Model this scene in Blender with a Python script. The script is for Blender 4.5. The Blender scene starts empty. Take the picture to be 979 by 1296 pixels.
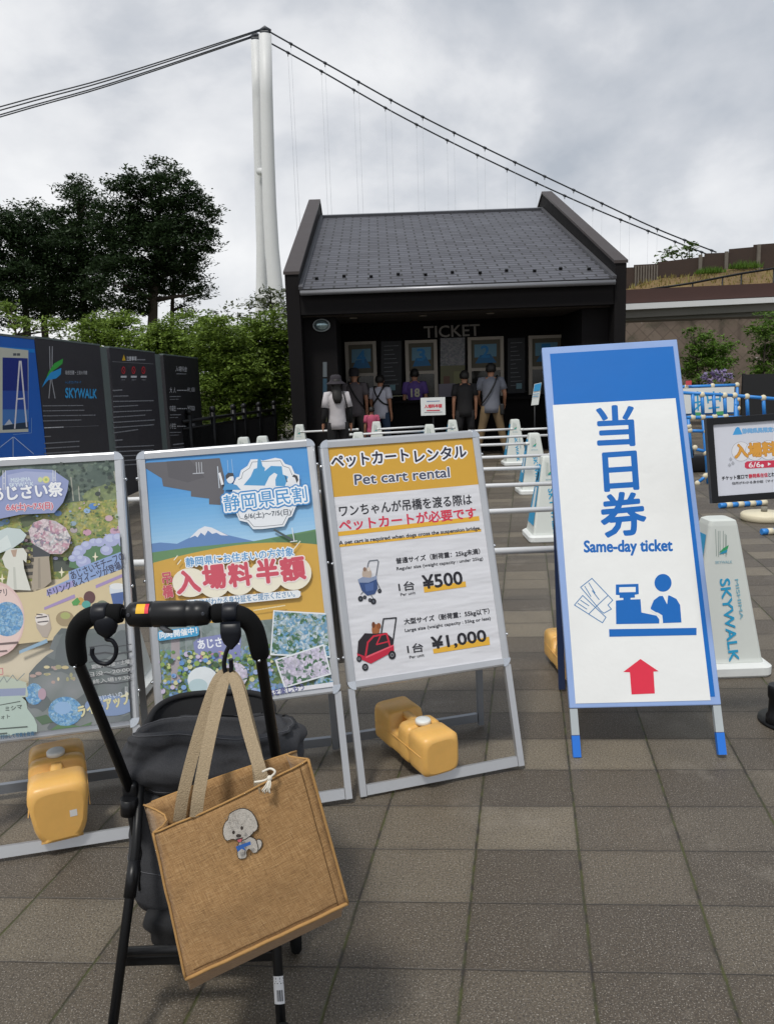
import bpy, bmesh, math, random
from mathutils import Vector as V, Matrix as M
rnd = random.Random(7)
sc = bpy.context.scene
COL = sc.collection
rad = math.radians

# ------------------------------------------------------------------ camera
EYE = V((0, 0, 1.5)); F = 985.0; CX, CY = 489.5, 648.0
PITCH = rad(9.679); ROLL = rad(2.0)
_fw = V((0, math.cos(PITCH), -math.sin(PITCH))); _r0 = V((1, 0, 0)); _u0 = V((0, math.sin(PITCH), math.cos(PITCH)))
_R = _r0*math.cos(ROLL) - _u0*math.sin(ROLL); _U = _u0*math.cos(ROLL) + _r0*math.sin(ROLL)
cam = bpy.data.cameras.new('camera'); cam.sensor_fit = 'HORIZONTAL'; cam.sensor_width = 36.0
cam.lens = 36.0*F/979.0; cam.clip_start = 0.05; cam.clip_end = 3000
camo = bpy.data.objects.new('camera', cam); COL.objects.link(camo)
m3 = M((_R, _U, -_fw)).transposed()
camo.matrix_world = M.Translation(EYE) @ m3.to_4x4()
sc.camera = camo

# ------------------------------------------------------------------ light
SUN_EL, SUN_AZ = 62.0, 205.0      # azimuth clockwise from +Y: behind the viewer, a little to the left
w = bpy.data.worlds.new('World'); sc.world = w; w.use_nodes = True
nt = w.node_tree; nd = nt.nodes; bg = nd['Background']; bg.inputs[1].default_value = 0.1
sky = nd.new('ShaderNodeTexSky'); sky.sky_type = 'NISHITA'; sky.sun_disc = False
sky.sun_elevation = rad(SUN_EL); sky.sun_rotation = rad(SUN_AZ)
tc = nd.new('ShaderNodeTexCoord'); mp = nd.new('ShaderNodeMapping')
mp.inputs['Scale'].default_value = (1.0, 1.0, 1.45); mp.inputs['Location'].default_value = (0.35, 0.2, 0.17)
nz = nd.new('ShaderNodeTexNoise'); nz.inputs['Scale'].default_value = 3.3; nz.inputs['Detail'].default_value = 9
nz.inputs['Roughness'].default_value = 0.52; nz.inputs['Distortion'].default_value = 0.15
rp = nd.new('ShaderNodeValToRGB'); e = rp.color_ramp.elements
e[0].position = 0.34; e[0].color = (0.48, 0.52, 0.58, 1)
e[1].position = 0.66; e[1].color = (0.97, 0.975, 0.985, 1)
x = e.new(0.46); x.color = (0.65, 0.675, 0.72, 1)
x = e.new(0.53); x.color = (0.80, 0.815, 0.845, 1)
mul = nd.new('ShaderNodeVectorMath'); mul.operation = 'SCALE'; mul.inputs['Scale'].default_value = 10.0
mx = nd.new('ShaderNodeMixRGB'); mx.inputs[0].default_value = 0.94
L = nt.links.new
L(tc.outputs['Generated'], mp.inputs[0]); L(mp.outputs[0], nz.inputs['Vector'])
dt = nd.new('ShaderNodeVectorMath'); dt.operation = 'DOT_PRODUCT'; dt.inputs[1].default_value = (-0.17, 0.0, -0.30); L(tc.outputs['Generated'], dt.inputs[0])   # heavier cloud high and to the right
ad = nd.new('ShaderNodeMath'); ad.operation = 'MULTIPLY_ADD'; ad.inputs[1].default_value = 0.85; L(dt.outputs['Value'], ad.inputs[0]); L(nz.outputs[0], ad.inputs[2])
of = nd.new('ShaderNodeMath'); of.operation = 'ADD'; of.inputs[1].default_value = 0.09; L(ad.outputs[0], of.inputs[0]); L(of.outputs[0], rp.inputs[0])
L(rp.outputs[0], mul.inputs[0]); L(sky.outputs[0], mx.inputs[1]); L(mul.outputs[0], mx.inputs[2]); L(mx.outputs[0], bg.inputs[0])
sl = bpy.data.lights.new('sun', 'SUN'); sl.energy = 2.3; sl.angle = rad(9); sl.color = (1, 0.96, 0.9)
so = bpy.data.objects.new('sun', sl); COL.objects.link(so)
_sd = V((math.sin(rad(SUN_AZ))*math.cos(rad(SUN_EL)), math.cos(rad(SUN_AZ))*math.cos(rad(SUN_EL)), math.sin(rad(SUN_EL))))
so.rotation_euler = _sd.to_track_quat('Z', 'Y').to_euler()
sc.view_settings.view_transform = 'Standard'; sc.view_settings.look = 'None'
sc.view_settings.exposure = 0.0; sc.view_settings.gamma = 1.0; sc.view_settings.use_curve_mapping = False

# ------------------------------------------------------------------ helpers: survey of the photograph
def ray(x, y): return _fw + _R*((x-CX)/F) - _U*((y-CY)/F)
def onplane(x, y, p0, n):
    d = ray(x, y); t = (V(p0)-EYE).dot(n)/d.dot(n); return EYE + d*t
def ground(x, y, z=0.0): return onplane(x, y, (0, 0, z), V((0, 0, 1)))
def atY(x, y, Y): return onplane(x, y, (0, Y, 0), V((0, 1, 0)))

# ------------------------------------------------------------------ helpers: materials
def hexc(h):
    h = h.lstrip('#'); c = [int(h[i:i+2], 16)/255 for i in (0, 2, 4)]
    return tuple(v/12.92 if v <= 0.04045 else ((v+0.055)/1.055)**2.4 for v in c) + (1,)
def mixn(t, fac, a, b):
    n = t.nodes.new('ShaderNodeMixRGB')
    for i, v in ((0, fac), (1, a), (2, b)):
        if hasattr(v, 'is_linked'): t.links.new(v, n.inputs[i])
        else: n.inputs[i].default_value = v
    return n.outputs[0]
def mathn(t, op, a, b=None, c=None):
    n = t.nodes.new('ShaderNodeMath'); n.operation = op
    for i, v in enumerate((a, b, c)):
        if v is None: continue
        if hasattr(v, 'is_linked'): t.links.new(v, n.inputs[i])
        else: n.inputs[i].default_value = v
    return n.outputs[0]
def noisen(t, vec, scale, detail=3, rough=0.55):
    n = t.nodes.new('ShaderNodeTexNoise'); n.inputs['Scale'].default_value = scale
    n.inputs['Detail'].default_value = detail; n.inputs['Roughness'].default_value = rough
    t.links.new(vec, n.inputs['Vector']); return n.outputs[0]
def rampn(t, fac, stops):
    n = t.nodes.new('ShaderNodeValToRGB'); el = n.color_ramp.elements
    while len(el) < len(stops): el.new(0.5)
    for k, (p, c) in enumerate(stops): el[k].position = p; el[k].color = c
    t.links.new(fac, n.inputs[0]); return n.outputs[0]
def bumpn(t, h, strength, dist):
    n = t.nodes.new('ShaderNodeBump'); n.inputs['Strength'].default_value = strength; n.inputs['Distance'].default_value = dist
    t.links.new(h, n.inputs['Height']); return n.outputs[0]
def newmat(name):
    m = bpy.data.materials.new(name); m.use_nodes = True
    t = m.node_tree; b = t.nodes['Principled BSDF']
    c = t.nodes.new('ShaderNodeTexCoord')
    return m, t, b, c.outputs['Object']
def sca(c, k): return (min(1, c[0]*k), min(1, c[1]*k), min(1, c[2]*k), 1)
_mc = {}
def mat(name, col, rough=0.6, var=0.12, scale=9, bump=0, bscale=200, bdist=0.001, metal=0, coat=0, spec=0.5):
    if name in _mc: return _mc[name]
    m, t, b, oc = newmat(name); c = hexc(col) if isinstance(col, str) else col
    if var:
        f = noisen(t, oc, scale, 5, 0.6)
        t.links.new(mixn(t, f, sca(c, 1-var), sca(c, 1+var)), b.inputs['Base Color'])
        t.links.new(mathn(t, 'MULTIPLY_ADD', f, 0.2, rough-0.1), b.inputs['Roughness'])
    else:
        b.inputs['Base Color'].default_value = c; b.inputs['Roughness'].default_value = rough
    b.inputs['Metallic'].default_value = metal; b.inputs['Specular IOR Level'].default_value = spec
    if coat: b.inputs['Coat Weight'].default_value = coat; b.inputs['Coat Roughness'].default_value = 0.06
    if bump: t.links.new(bumpn(t, noisen(t, oc, bscale, 4), bump, bdist), b.inputs['Normal'])
    _mc[name] = m; return m
def ink(col, coat=0.0):              # printed colour on paper or film
    k = ('ink', col, coat)
    if k not in _mc:
        cc = hexc(col)
        if coat > .4: cc = tuple(v*.90+.10*.32 for v in cc[:3])+(1,)       # sky haze on the plastic cover sheet, painted in by greying the ink
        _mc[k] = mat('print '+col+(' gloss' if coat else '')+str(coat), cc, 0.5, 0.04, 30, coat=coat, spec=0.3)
    return _mc[k]
def voro_mat(name, stops, scale, rough=0.5, coat=0.5, noise=0.03):   # printed photo of flowers and leaves
    if name in _mc: return _mc[name]
    m, t, b, oc = newmat(name)
    nn = t.nodes.new('ShaderNodeTexNoise'); nn.inputs['Scale'].default_value = scale*0.7; t.links.new(oc, nn.inputs['Vector'])
    vm = t.nodes.new('ShaderNodeVectorMath'); vm.operation = 'MULTIPLY_ADD'
    t.links.new(nn.outputs['Color'], vm.inputs[0]); vm.inputs[1].default_value = (noise,)*3; t.links.new(oc, vm.inputs[2])
    vo = t.nodes.new('ShaderNodeTexVoronoi'); vo.inputs['Scale'].default_value = scale; t.links.new(vm.outputs[0], vo.inputs['Vector'])
    sp = t.nodes.new('ShaderNodeSeparateColor'); t.links.new(vo.outputs['Color'], sp.inputs[0])
    big = noisen(t, oc, scale*0.16, 3)
    f = mathn(t, 'MULTIPLY_ADD', sp.outputs[0], 0.5, mathn(t, 'MULTIPLY', big, 0.5))
    colr = rampn(t, f, [(p, hexc(c)) for p, c in stops])
    sh = mathn(t, 'MULTIPLY', vo.outputs['Distance'], 0.55)
    t.links.new(mixn(t, mathn(t, 'MINIMUM', sh, 0.5), colr, hexc('#56655c')), b.inputs['Base Color'])
    b.inputs['Roughness'].default_value = rough; b.inputs['Coat Weight'].default_value = coat; b.inputs['Coat Roughness'].default_value = 0.06
    _mc[name] = m; return m

# ------------------------------------------------------------------ helpers: objects
WM = {}
def tag(o, label=None, cat=None, group=None, kind=None):
    if label: o['label'] = label
    if cat: o['category'] = cat
    if group: o['group'] = group
    if kind: o['kind'] = kind
    return o
def thing(name, label, cat, loc=(0, 0, 0), mtx=None, group=None):
    o = bpy.data.objects.new(name, None); COL.objects.link(o); o.empty_display_size = 0.1
    W = mtx if mtx is not None else M.Translation(V(loc))
    o.matrix_basis = W; WM[o] = W
    return tag(o, label, cat, group)
def link(name, me, parent=None, world=None):
    o = bpy.data.objects.new(name, me); COL.objects.link(o)
    if parent is not None:
        o.parent = parent; WM[o] = WM[parent]
    else:
        W = world if world is not None else M.Identity(4); o.matrix_basis = W; WM[o] = W
    return o
def copy_tree(o, label=None, mtx=None, parent=None):
    c = o.copy(); COL.objects.link(c)
    if parent is not None: c.parent = parent; WM[c] = WM[parent]
    else:
        c.matrix_basis = mtx; WM[c] = mtx
        if label: c['label'] = label
    for ch in list(o.children): copy_tree(ch, parent=c)
    return c

class MB:
    """collects shapes; build() links them as one mesh object"""
    def __init__(s): s.v = []; s.f = []; s.mi = []; s.sm = []
    def add(s, vs, fs, mi=0, sm=False):
        k = len(s.v); s.v += [V(p) for p in vs]
        for f in fs: s.f.append([i+k for i in f]); s.mi.append(mi); s.sm.append(sm)
        return s
    def box(s, lo, hi, mi=0, bev=0.0, mtx=None, seg=2):
        lo = V(lo); hi = V(hi)
        bm = bmesh.new(); bmesh.ops.create_cube(bm, size=1.0)
        for q in bm.verts: q.co = V(((q.co[i]+0.5)*(hi[i]-lo[i])+lo[i] for i in range(3)))
        if bev: bmesh.ops.bevel(bm, geom=bm.edges[:], offset=bev, segments=seg, profile=0.5, affect='EDGES')
        bm.verts.index_update()
        vs = [q.co.copy() for q in bm.verts]; fs = [[q.index for q in f.verts] for f in bm.faces]; bm.free()
        if mtx is not None: vs = [mtx @ q for q in vs]
        return s.add(vs, fs, mi, bool(bev) and seg > 2)
    def bar(s, a, b, wx, wy, up=(0, 0, 1), mi=0, bev=0.0):   # a rectangular bar from a to b
        a = V(a); b = V(b); z = (b-a); ln = z.length; z.normalize(); u = V(up)
        xx = u.cross(z)
        if xx.length < 1e-4: xx = V((1, 0, 0)).cross(z)
        xx.normalize(); yy = z.cross(xx)
        m = M((xx, yy, z)).transposed().to_4x4(); m.translation = a
        return s.box((-wx/2, -wy/2, 0), (wx/2, wy/2, ln), mi, bev, m)
    def tube(s, pts, r, n=10, mi=0, closed=False, cap=True):
        pts = [V(p) for p in pts]; rs = r if isinstance(r, (list, tuple)) else [r]*len(pts)
        k0 = len(s.v); N = len(pts); up = None
        for i, p in enumerate(pts):
            a = pts[(i-1) % N] if (closed or i > 0) else p; b = pts[(i+1) % N] if (closed or i < N-1) else p
            d = (b-a).normalized()
            if up is None:
                up = V((0, 0, 1)) if abs(d.z) < 0.9 else V((1, 0, 0))
            xx = up.cross(d).normalized(); up = d.cross(xx).normalized()
            for j in range(n):
                t = 2*math.pi*j/n; s.v.append(p + (xx*math.cos(t)+up*math.sin(t))*rs[i])
        for i in range(N if closed else N-1):
            for j in range(n):
                a0 = k0+i*n; b0 = k0+((i+1) % N)*n
                s.f.append([a0+j, a0+(j+1) % n, b0+(j+1) % n, b0+j]); s.mi.append(mi); s.sm.append(True)
        if cap and not closed:
            s.f.append([k0+j for j in range(n)][::-1]); s.mi.append(mi); s.sm.append(False)
            s.f.append([k0+(N-1)*n+j for j in range(n)]); s.mi.append(mi); s.sm.append(False)
        return s
    def lathe(s, prof, o=(0, 0, 0), ax=(0, 0, 1), n=20, mi=0, sm=True):
        ax = V(ax).normalized(); xx = ax.orthogonal().normalized(); yy = ax.cross(xx); o = V(o); k0 = len(s.v)
        for r, h in prof:
            for j in range(n):
                t = 2*math.pi*j/n; s.v.append(o + ax*h + (xx*math.cos(t)+yy*math.sin(t))*r)
        for i in range(len(prof)-1):
            for j in range(n):
                s.f.append([k0+i*n+j, k0+i*n+(j+1) % n, k0+(i+1)*n+(j+1) % n, k0+(i+1)*n+j]); s.mi.append(mi); s.sm.append(sm)
        s.f.append([k0+j for j in range(n)][::-1]); s.mi.append(mi); s.sm.append(False)
        s.f.append([k0+(len(prof)-1)*n+j for j in range(n)]); s.mi.append(mi); s.sm.append(False)
        return s
    def loft(s, rings, mi=0, sm=True, cap0=True, cap1=True, closed=True):
        k0 = len(s.v); n = len(rings[0])
        for r in rings: s.v += [V(p) for p in r]
        for i in range(len(rings)-1):
            for j in range(n if closed else n-1):
                s.f.append([k0+i*n+j, k0+i*n+(j+1) % n, k0+(i+1)*n+(j+1) % n, k0+(i+1)*n+j]); s.mi.append(mi); s.sm.append(sm)
        if cap0: s.f.append([k0+j for j in range(n)][::-1]); s.mi.append(mi); s.sm.append(False)
        if cap1: s.f.append([k0+(len(rings)-1)*n+j for j in range(n)]); s.mi.append(mi); s.sm.append(False)
        return s
    def prism(s, poly, depth, mi=0):       # planar polygon (3d points) pushed along a vector
        d = V(depth); n = len(poly); vs = [V(p) for p in poly] + [V(p)+d for p in poly]
        return s.add(vs, [list(range(n))[::-1], [n+i for i in range(n)]] + [[i, (i+1) % n, n+(i+1) % n, n+i] for i in range(n)], mi)
    def ball(s, c, r, mi=0, n=10, m=8):
        r = V(r) if hasattr(r, '__len__') else V((r, r, r)); c = V(c); rings = []
        for i in range(m+1):
            t = math.pi*i/m
            rings.append([c + V((r.x*math.sin(t)*math.cos(2*math.pi*j/n), r.y*math.sin(t)*math.sin(2*math.pi*j/n), -r.z*math.cos(t))) for j in range(n)])
        rings[0] = [p + (V((1e-4*math.cos(j), 1e-4*math.sin(j), 0))) for j, p in enumerate(rings[0])]
        rings[-1] = [p + (V((1e-4*math.cos(j), 1e-4*math.sin(j), 0))) for j, p in enumerate(rings[-1])]
        return s.loft(rings, mi, True)
    def build(s, name, mats, parent=None, world=True, recalc=True, sub=0):
        """world=True: the shapes were collected in world coordinates"""
        me = bpy.data.meshes.new(name); vs = s.v
        if world and parent is not None:
            I = WM[parent].inverted(); vs = [I @ p for p in vs]
        me.from_pydata([tuple(p) for p in vs], [], s.f)
        for m in (mats if isinstance(mats, (list, tuple)) else [mats]): me.materials.append(m)
        me.polygons.foreach_set('material_index', s.mi); me.polygons.foreach_set('use_smooth', s.sm)
        if recalc:
            bm = bmesh.new(); bm.from_mesh(me); bmesh.ops.recalc_face_normals(bm, faces=bm.faces); bm.to_mesh(me); bm.free()
        me.update()
        o = link(name, me, parent)
        if sub:
            md = o.modifiers.new('smooth', 'SUBSURF'); md.levels = sub; md.render_levels = sub
        return o

# ------------------------------------------------------------------ helpers: print (flat artwork laid on a real plane)
_tx = {}
def text_geo(body):
    if body in _tx: return _tx[body]
    cu = bpy.data.curves.new('t', 'FONT'); cu.body = body; cu.resolution_u = 3
    o = bpy.data.objects.new('t', cu); COL.objects.link(o)
    me = bpy.data.meshes.new_from_object(o)
    vs = [(q.co.x, q.co.y) for q in me.vertices]; fs = [list(p.vertices) for p in me.polygons]
    bpy.data.objects.remove(o); bpy.data.curves.remove(cu); bpy.data.meshes.remove(me)
    x0 = min(a for a, b in vs); x1 = max(a for a, b in vs); y0 = min(b for a, b in vs); y1 = max(b for a, b in vs)
    _tx[body] = ([((a-x0)/max(1e-6, x1-x0), (b-y0)/max(1e-6, y1-y0)) for a, b in vs], fs)
    return _tx[body]
class Print:
    LAY = 0.00004
    def __init__(s, o, ex, ey, n, off=(0, 0), sc=1.0):
        s.o = V(o); s.ex = V(ex); s.ey = V(ey); s.n = V(n); s.z = 0.0; s.mb = MB(); s.mats = []; s.off = off; s.k = sc
    def m(s, c, coat=None):
        mm = ink(c, s.coat) if isinstance(c, str) else c
        if mm not in s.mats: s.mats.append(mm)
        return s.mats.index(mm)
    coat = 0.0
    def crop(s, ox, oy, k): s.off = (ox, oy); s.k = k; return s
    def uv(s, p):
        q = onplane(s.off[0]+p[0]/s.k, s.off[1]+p[1]/s.k, s.o, s.n) - s.o
        return (q.dot(s.ex), q.dot(s.ey))
    def P(s, u, v, dz=0.0): return s.o + s.ex*u + s.ey*v + s.n*(s.z+dz)
    def uvpoly(s, uvs, c):
        s.z += s.LAY; s.mb.add([s.P(*q) for q in uvs], [list(range(len(uvs)))], s.m(c)); return s
    def poly(s, pts, c): return s.uvpoly([s.uv(p) for p in pts], c)
    def rect(s, a, b, c):
        (u0, v0), (u1, v1) = s.uv(a), s.uv(b); return s.uvpoly([(u0, v0), (u1, v0), (u1, v1), (u0, v1)], c)
    def ell(s, c, rx, ry, col, n=18, a0=0, a1=2*math.pi):
        full = abs(a1-a0-2*math.pi) < 1e-6; N = n if full else n+1
        return s.poly([(c[0]+rx*math.cos(a0+(a1-a0)*i/n), c[1]+ry*math.sin(a0+(a1-a0)*i/n)) for i in range(N)], col)
    def line(s, pts, w, col):
        s.z += s.LAY; mi = s.m(col)
        for a, b in zip(pts, pts[1:]):
            d = V((b[0]-a[0], b[1]-a[1])); d.normalize(); nn = V((-d.y, d.x))*w/2; e = d*w*0.3
            q = [(a[0]-e.x+nn.x, a[1]-e.y+nn.y), (b[0]+e.x+nn.x, b[1]+e.y+nn.y), (b[0]+e.x-nn.x, b[1]+e.y-nn.y), (a[0]-e.x-nn.x, a[1]-e.y-nn.y)]
            s.z += 0.000004; s.mb.add([s.P(*s.uv(p)) for p in q], [[0, 1, 2, 3]], mi)
        return s
    def text(s, body, a, b, h, col, bold=0.0, halo=None):
        """baseline runs from pixel a to pixel b, glyphs stand h pixels tall; bold and halo widths are shares of h"""
        vs, fs = text_geo(body)
        d = V((b[0]-a[0], b[1]-a[1])); d.normalize(); up = (a[0]+d.y*h, a[1]-d.x*h)
        A, B, Uq = V(s.uv(a)), V(s.uv(b)), V(s.uv(up)); du = B-A; dv = Uq-A
        hh = dv.length
        def put(c, sh, k):
            s.z += s.LAY; mi = s.m(c)
            offs = [(0, 0)] if not sh else [(sh*math.cos(2*math.pi*i/k), sh*math.sin(2*math.pi*i/k)) for i in range(k)]
            for ox, oy in offs:
                s.z += 0.000004
                s.mb.add([s.P(A.x+du.x*p+dv.x*q+ox*hh, A.y+du.y*p+dv.y*q+oy*hh) for p, q in vs], fs, mi)
        if halo:
            for c, sh in halo: put(c, sh, 14)
        put(col, bold, 8)
        return s
    def build(s, name, parent):
        return s.mb.build(name, s.mats, parent, recalc=False)

# ------------------------------------------------------------------ shared materials
ALU = mat('brushed aluminium', '#c2c4c7', 0.36, 0.08, 14, metal=0.6)
ALU2 = mat('dull aluminium', '#8d9299', 0.45, 0.1, 14, metal=0.6)
CHROME = mat('chrome corner', '#d5d8dc', 0.18, 0.05, metal=0.95)
WHITEPL = mat('white plastic', '#dfe2e0', 0.45, 0.06, 8)
WPOLE = mat('white pole', '#e4e6e8', 0.35, 0.05, 5)
BLACKM = mat('black powder coat', '#101113', 0.42, 0.2, 20, bump=0.2, bscale=300, bdist=0.0005, spec=.3)
BLACKPL = mat('black plastic', '#101114', 0.38, 0.15, 30, spec=.35)
FOAM = mat('black foam grip', '#0d0e0f', 0.85, 0.2, 60, bump=0.5, bscale=500, bdist=0.001, spec=.2)
from mathutils import noise as mnoise
# ------------------------------------------------------------------ ground
def paving_material():
    m, t, b, oc = newmat('concrete paving slabs')
    sep = t.nodes.new('ShaderNodeSeparateXYZ'); t.links.new(oc, sep.inputs[0]); X, Y = sep.outputs[0], sep.outputs[1]
    ca, sa, cb, sb = math.cos(rad(10.3)), math.sin(rad(10.3)), math.cos(rad(4)), math.sin(rad(4))
    u = mathn(t, 'SUBTRACT', mathn(t, 'MULTIPLY', X, ca), mathn(t, 'MULTIPLY', Y, sa))
    v = mathn(t, 'ADD', mathn(t, 'MULTIPLY', X, sb), mathn(t, 'MULTIPLY', Y, cb))
    wob = mathn(t, 'MULTIPLY_ADD', noisen(t, oc, 9, 3), 0.006, -0.003)
    TU, TV = 0.323, 0.2585
    un = mathn(t, 'MULTIPLY', mathn(t, 'ADD', mathn(t, 'SUBTRACT', u, 0.159), wob), 1/TU)
    vn = mathn(t, 'MULTIPLY', mathn(t, 'ADD', mathn(t, 'SUBTRACT', v, 0.226), wob), 1/TV)
    def dist(n, T):           # distance to the nearest joint in metres
        f = mathn(t, 'FRACT', n); return mathn(t, 'MULTIPLY', mathn(t, 'MINIMUM', f, mathn(t, 'SUBTRACT', 1.0, f)), T)
    du, dv = dist(un, TU), dist(vn, TV)
    cmb = t.nodes.new('ShaderNodeCombineXYZ')
    t.links.new(mathn(t, 'FLOOR', un), cmb.inputs[0]); t.links.new(mathn(t, 'FLOOR', vn), cmb.inputs[1])
    wn = t.nodes.new('ShaderNodeTexWhiteNoise'); wn.noise_dimensions = '2D'; t.links.new(cmb.outputs[0], wn.inputs['Vector'])
    tile = rampn(t, wn.outputs['Value'], [(0, hexc('#544b3f')), (0.4, hexc('#5f5649')), (0.75, hexc('#6b6253')), (1, hexc('#837967'))])
    stain = noisen(t, oc, 1.1, 4, 0.6); st2 = noisen(t, oc, 5.5, 4, 0.6)
    col = mixn(t, mathn(t, 'MULTIPLY', rampn(t, stain, [(0.42, (0, 0, 0, 1)), (0.7, (1, 1, 1, 1))]), 0.35), tile, hexc('#55504b'))
    col = mixn(t, mathn(t, 'MULTIPLY', rampn(t, st2, [(0.45, (0, 0, 0, 1)), (0.75, (1, 1, 1, 1))]), 0.25), col, hexc('#4c463f'))
    g = noisen(t, oc, 150, 3, 0.75); g2 = noisen(t, oc, 230, 2, 0.6)
    col = mixn(t, rampn(t, g, [(0.36, (0.75, 0.75, 0.75, 1)), (0.56, (0, 0, 0, 1))]), col, hexc('#2b2723'))
    col = mixn(t, rampn(t, g2, [(0.58, (0, 0, 0, 1)), (0.70, (0.9, 0.9, 0.9, 1))]), col, hexc('#aaa49a'))
    vo = t.nodes.new('ShaderNodeTexVoronoi'); vo.inputs['Scale'].default_value = 1.7; t.links.new(oc, vo.inputs['Vector'])
    spot = mathn(t, 'LESS_THAN', mathn(t, 'ADD', vo.outputs['Distance'], mathn(t, 'MULTIPLY', noisen(t, oc, 40, 2), .02)), .042)      # old gum
    col = mixn(t, mathn(t, 'MULTIPLY', spot, .6), col, hexc('#3a3530'))
    edge = mathn(t, 'MULTIPLY', mathn(t, 'SUBTRACT', 1.0, mathn(t, 'MINIMUM', mathn(t, 'DIVIDE', mathn(t, 'MINIMUM', du, dv), mathn(t, 'MULTIPLY_ADD', noisen(t, oc, 6, 4), .05, .004)), 1.0)), .28)
    col = mixn(t, edge, col, hexc('#40392f'))
    drop = rampn(t, noisen(t, oc, 2.3, 6, .72), [(.56, (0, 0, 0, 1)), (.64, (.2, .2, .2, 1))])
    col = mixn(t, drop, col, hexc('#8d867b'))
    # joints: dark, with moss along the long ones
    jw = mathn(t, 'MULTIPLY_ADD', noisen(t, oc, 30, 3), 0.008, 0.0012)
    mu = mathn(t, 'SUBTRACT', 1.0, mathn(t, 'SMOOTH_MIN', mathn(t, 'DIVIDE', du, mathn(t, 'ADD', jw, 0.001)), 1.0, 0.2))
    mv = mathn(t, 'SUBTRACT', 1.0, mathn(t, 'SMOOTH_MIN', mathn(t, 'DIVIDE', dv, mathn(t, 'MULTIPLY', jw, 0.75)), 1.0, 0.2))
    moss = mixn(t, rampn(t, noisen(t, oc, 14, 4), [(0.4, (0, 0, 0, 1)), (0.6, (1, 1, 1, 1))]), hexc('#2c2823'), hexc('#44481f'))
    cl = mathn(t, 'MAXIMUM', mu, 0.0); cv = mathn(t, 'MAXIMUM', mv, 0.0)
    col = mixn(t, mathn(t, 'MULTIPLY', cv, 0.85), col, hexc('#2a2622'))
    col = mixn(t, mathn(t, 'MINIMUM', mathn(t, 'MULTIPLY', cl, 1.2), 0.95), col, moss)
    t.links.new(col, b.inputs['Base Color']); b.inputs['Roughness'].default_value = 0.58
    b.inputs['Specular IOR Level'].default_value = 0.5
    hgt = mathn(t, 'SUBTRACT', mathn(t, 'MULTIPLY', g, 0.35), mathn(t, 'MAXIMUM', cl, cv))
    t.links.new(bumpn(t, hgt, 0.7, 0.004), b.inputs['Normal'])
    return m
def sheet(name, x0, y0, x1, y1, z, m):
    o = MB().add([(x0, y0, z), (x1, y0, z), (x1, y1, z), (x0, y1, z)], [[0, 1, 2, 3]]).build(name, m); tag(o, kind='structure'); return o
GRASSY = mat('earth and grass', '#4b4a2c', 0.9, 0.4, 0.6, bump=0.6, bscale=6, bdist=0.05)
sheet('ground', -900, -300, 900, 1200, -0.006, GRASSY)
sheet('plaza_paving', -30, -12, 30, 26, 0.0, paving_material())

# ------------------------------------------------------------------ foliage
def leaf_mat(name, a, bcol, scale=1.5):
    m, t, b, oc = newmat(name)
    geo = t.nodes.new('ShaderNodeNewGeometry')
    f = mathn(t, 'MULTIPLY_ADD', geo.outputs['Random Per Island'], 0.6, mathn(t, 'MULTIPLY', noisen(t, oc, scale, 2), 0.4))
    t.links.new(mixn(t, f, hexc(a), hexc(bcol)), b.inputs['Base Color'])
    b.inputs['Roughness'].default_value = 0.55; b.inputs['Specular IOR Level'].default_value = 0.3
    tr = t.nodes.new('ShaderNodeBsdfTranslucent'); t.links.new(mixn(t, f, hexc(a), hexc(bcol)), tr.inputs[0])
    ms = t.nodes.new('ShaderNodeMixShader'); ms.inputs[0].default_value = 0.3
    out = t.nodes['Material Output']; t.links.new(b.outputs[0], ms.inputs[1]); t.links.new(tr.outputs[0], ms.inputs[2]); t.links.new(ms.outputs[0], out.inputs[0])
    return m
BARK = mat('bark', '#3b332b', 0.9, 0.35, 6, bump=0.8, bscale=25, bdist=0.02)
def leaves(mb, blobs, n_per_m3, size, clump=0.28, flat=0.5, shell=0.55, per=(7, 12)):
    for c, r in blobs:
        c = V(c); R = r if hasattr(r, '__len__') else (r, r, r)
        vol = R[0]*R[1]*R[2]*4.2
        nc = max(6, int(vol**0.75*n_per_m3))
        for _ in range(nc):
            d = V((rnd.gauss(0, 1), rnd.gauss(0, 1), rnd.gauss(0, 1))).normalized()*(shell+(1.12-shell)*rnd.random()**0.6)
            cc = c + V((d.x*R[0], d.y*R[1], d.z*R[2]))
            cr = clump*(0.5+rnd.random())
            for _ in range(rnd.randint(*per)):
                o_ = V((rnd.gauss(0, 1), rnd.gauss(0, 1), rnd.gauss(0, 1))).normalized()*(cr*1.5*rnd.random()**.5)
                p = cc + V((o_.x, o_.y, o_.z*flat))
                a = V((rnd.gauss(0, 1), rnd.gauss(0, 1), rnd.gauss(0, 0.45))).normalized()*size*(0.6+0.8*rnd.random())
                q = a.cross(V((rnd.gauss(0, 0.5), rnd.gauss(0, 0.5), 1))).normalized()*size*(0.3+0.3*rnd.random())
                k = len(mb.v); mb.v += [p-a, p+q, p+a, p-q]; mb.f.append([k, k+1, k+2, k+3]); mb.mi.append(0); mb.sm.append(False)
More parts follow.
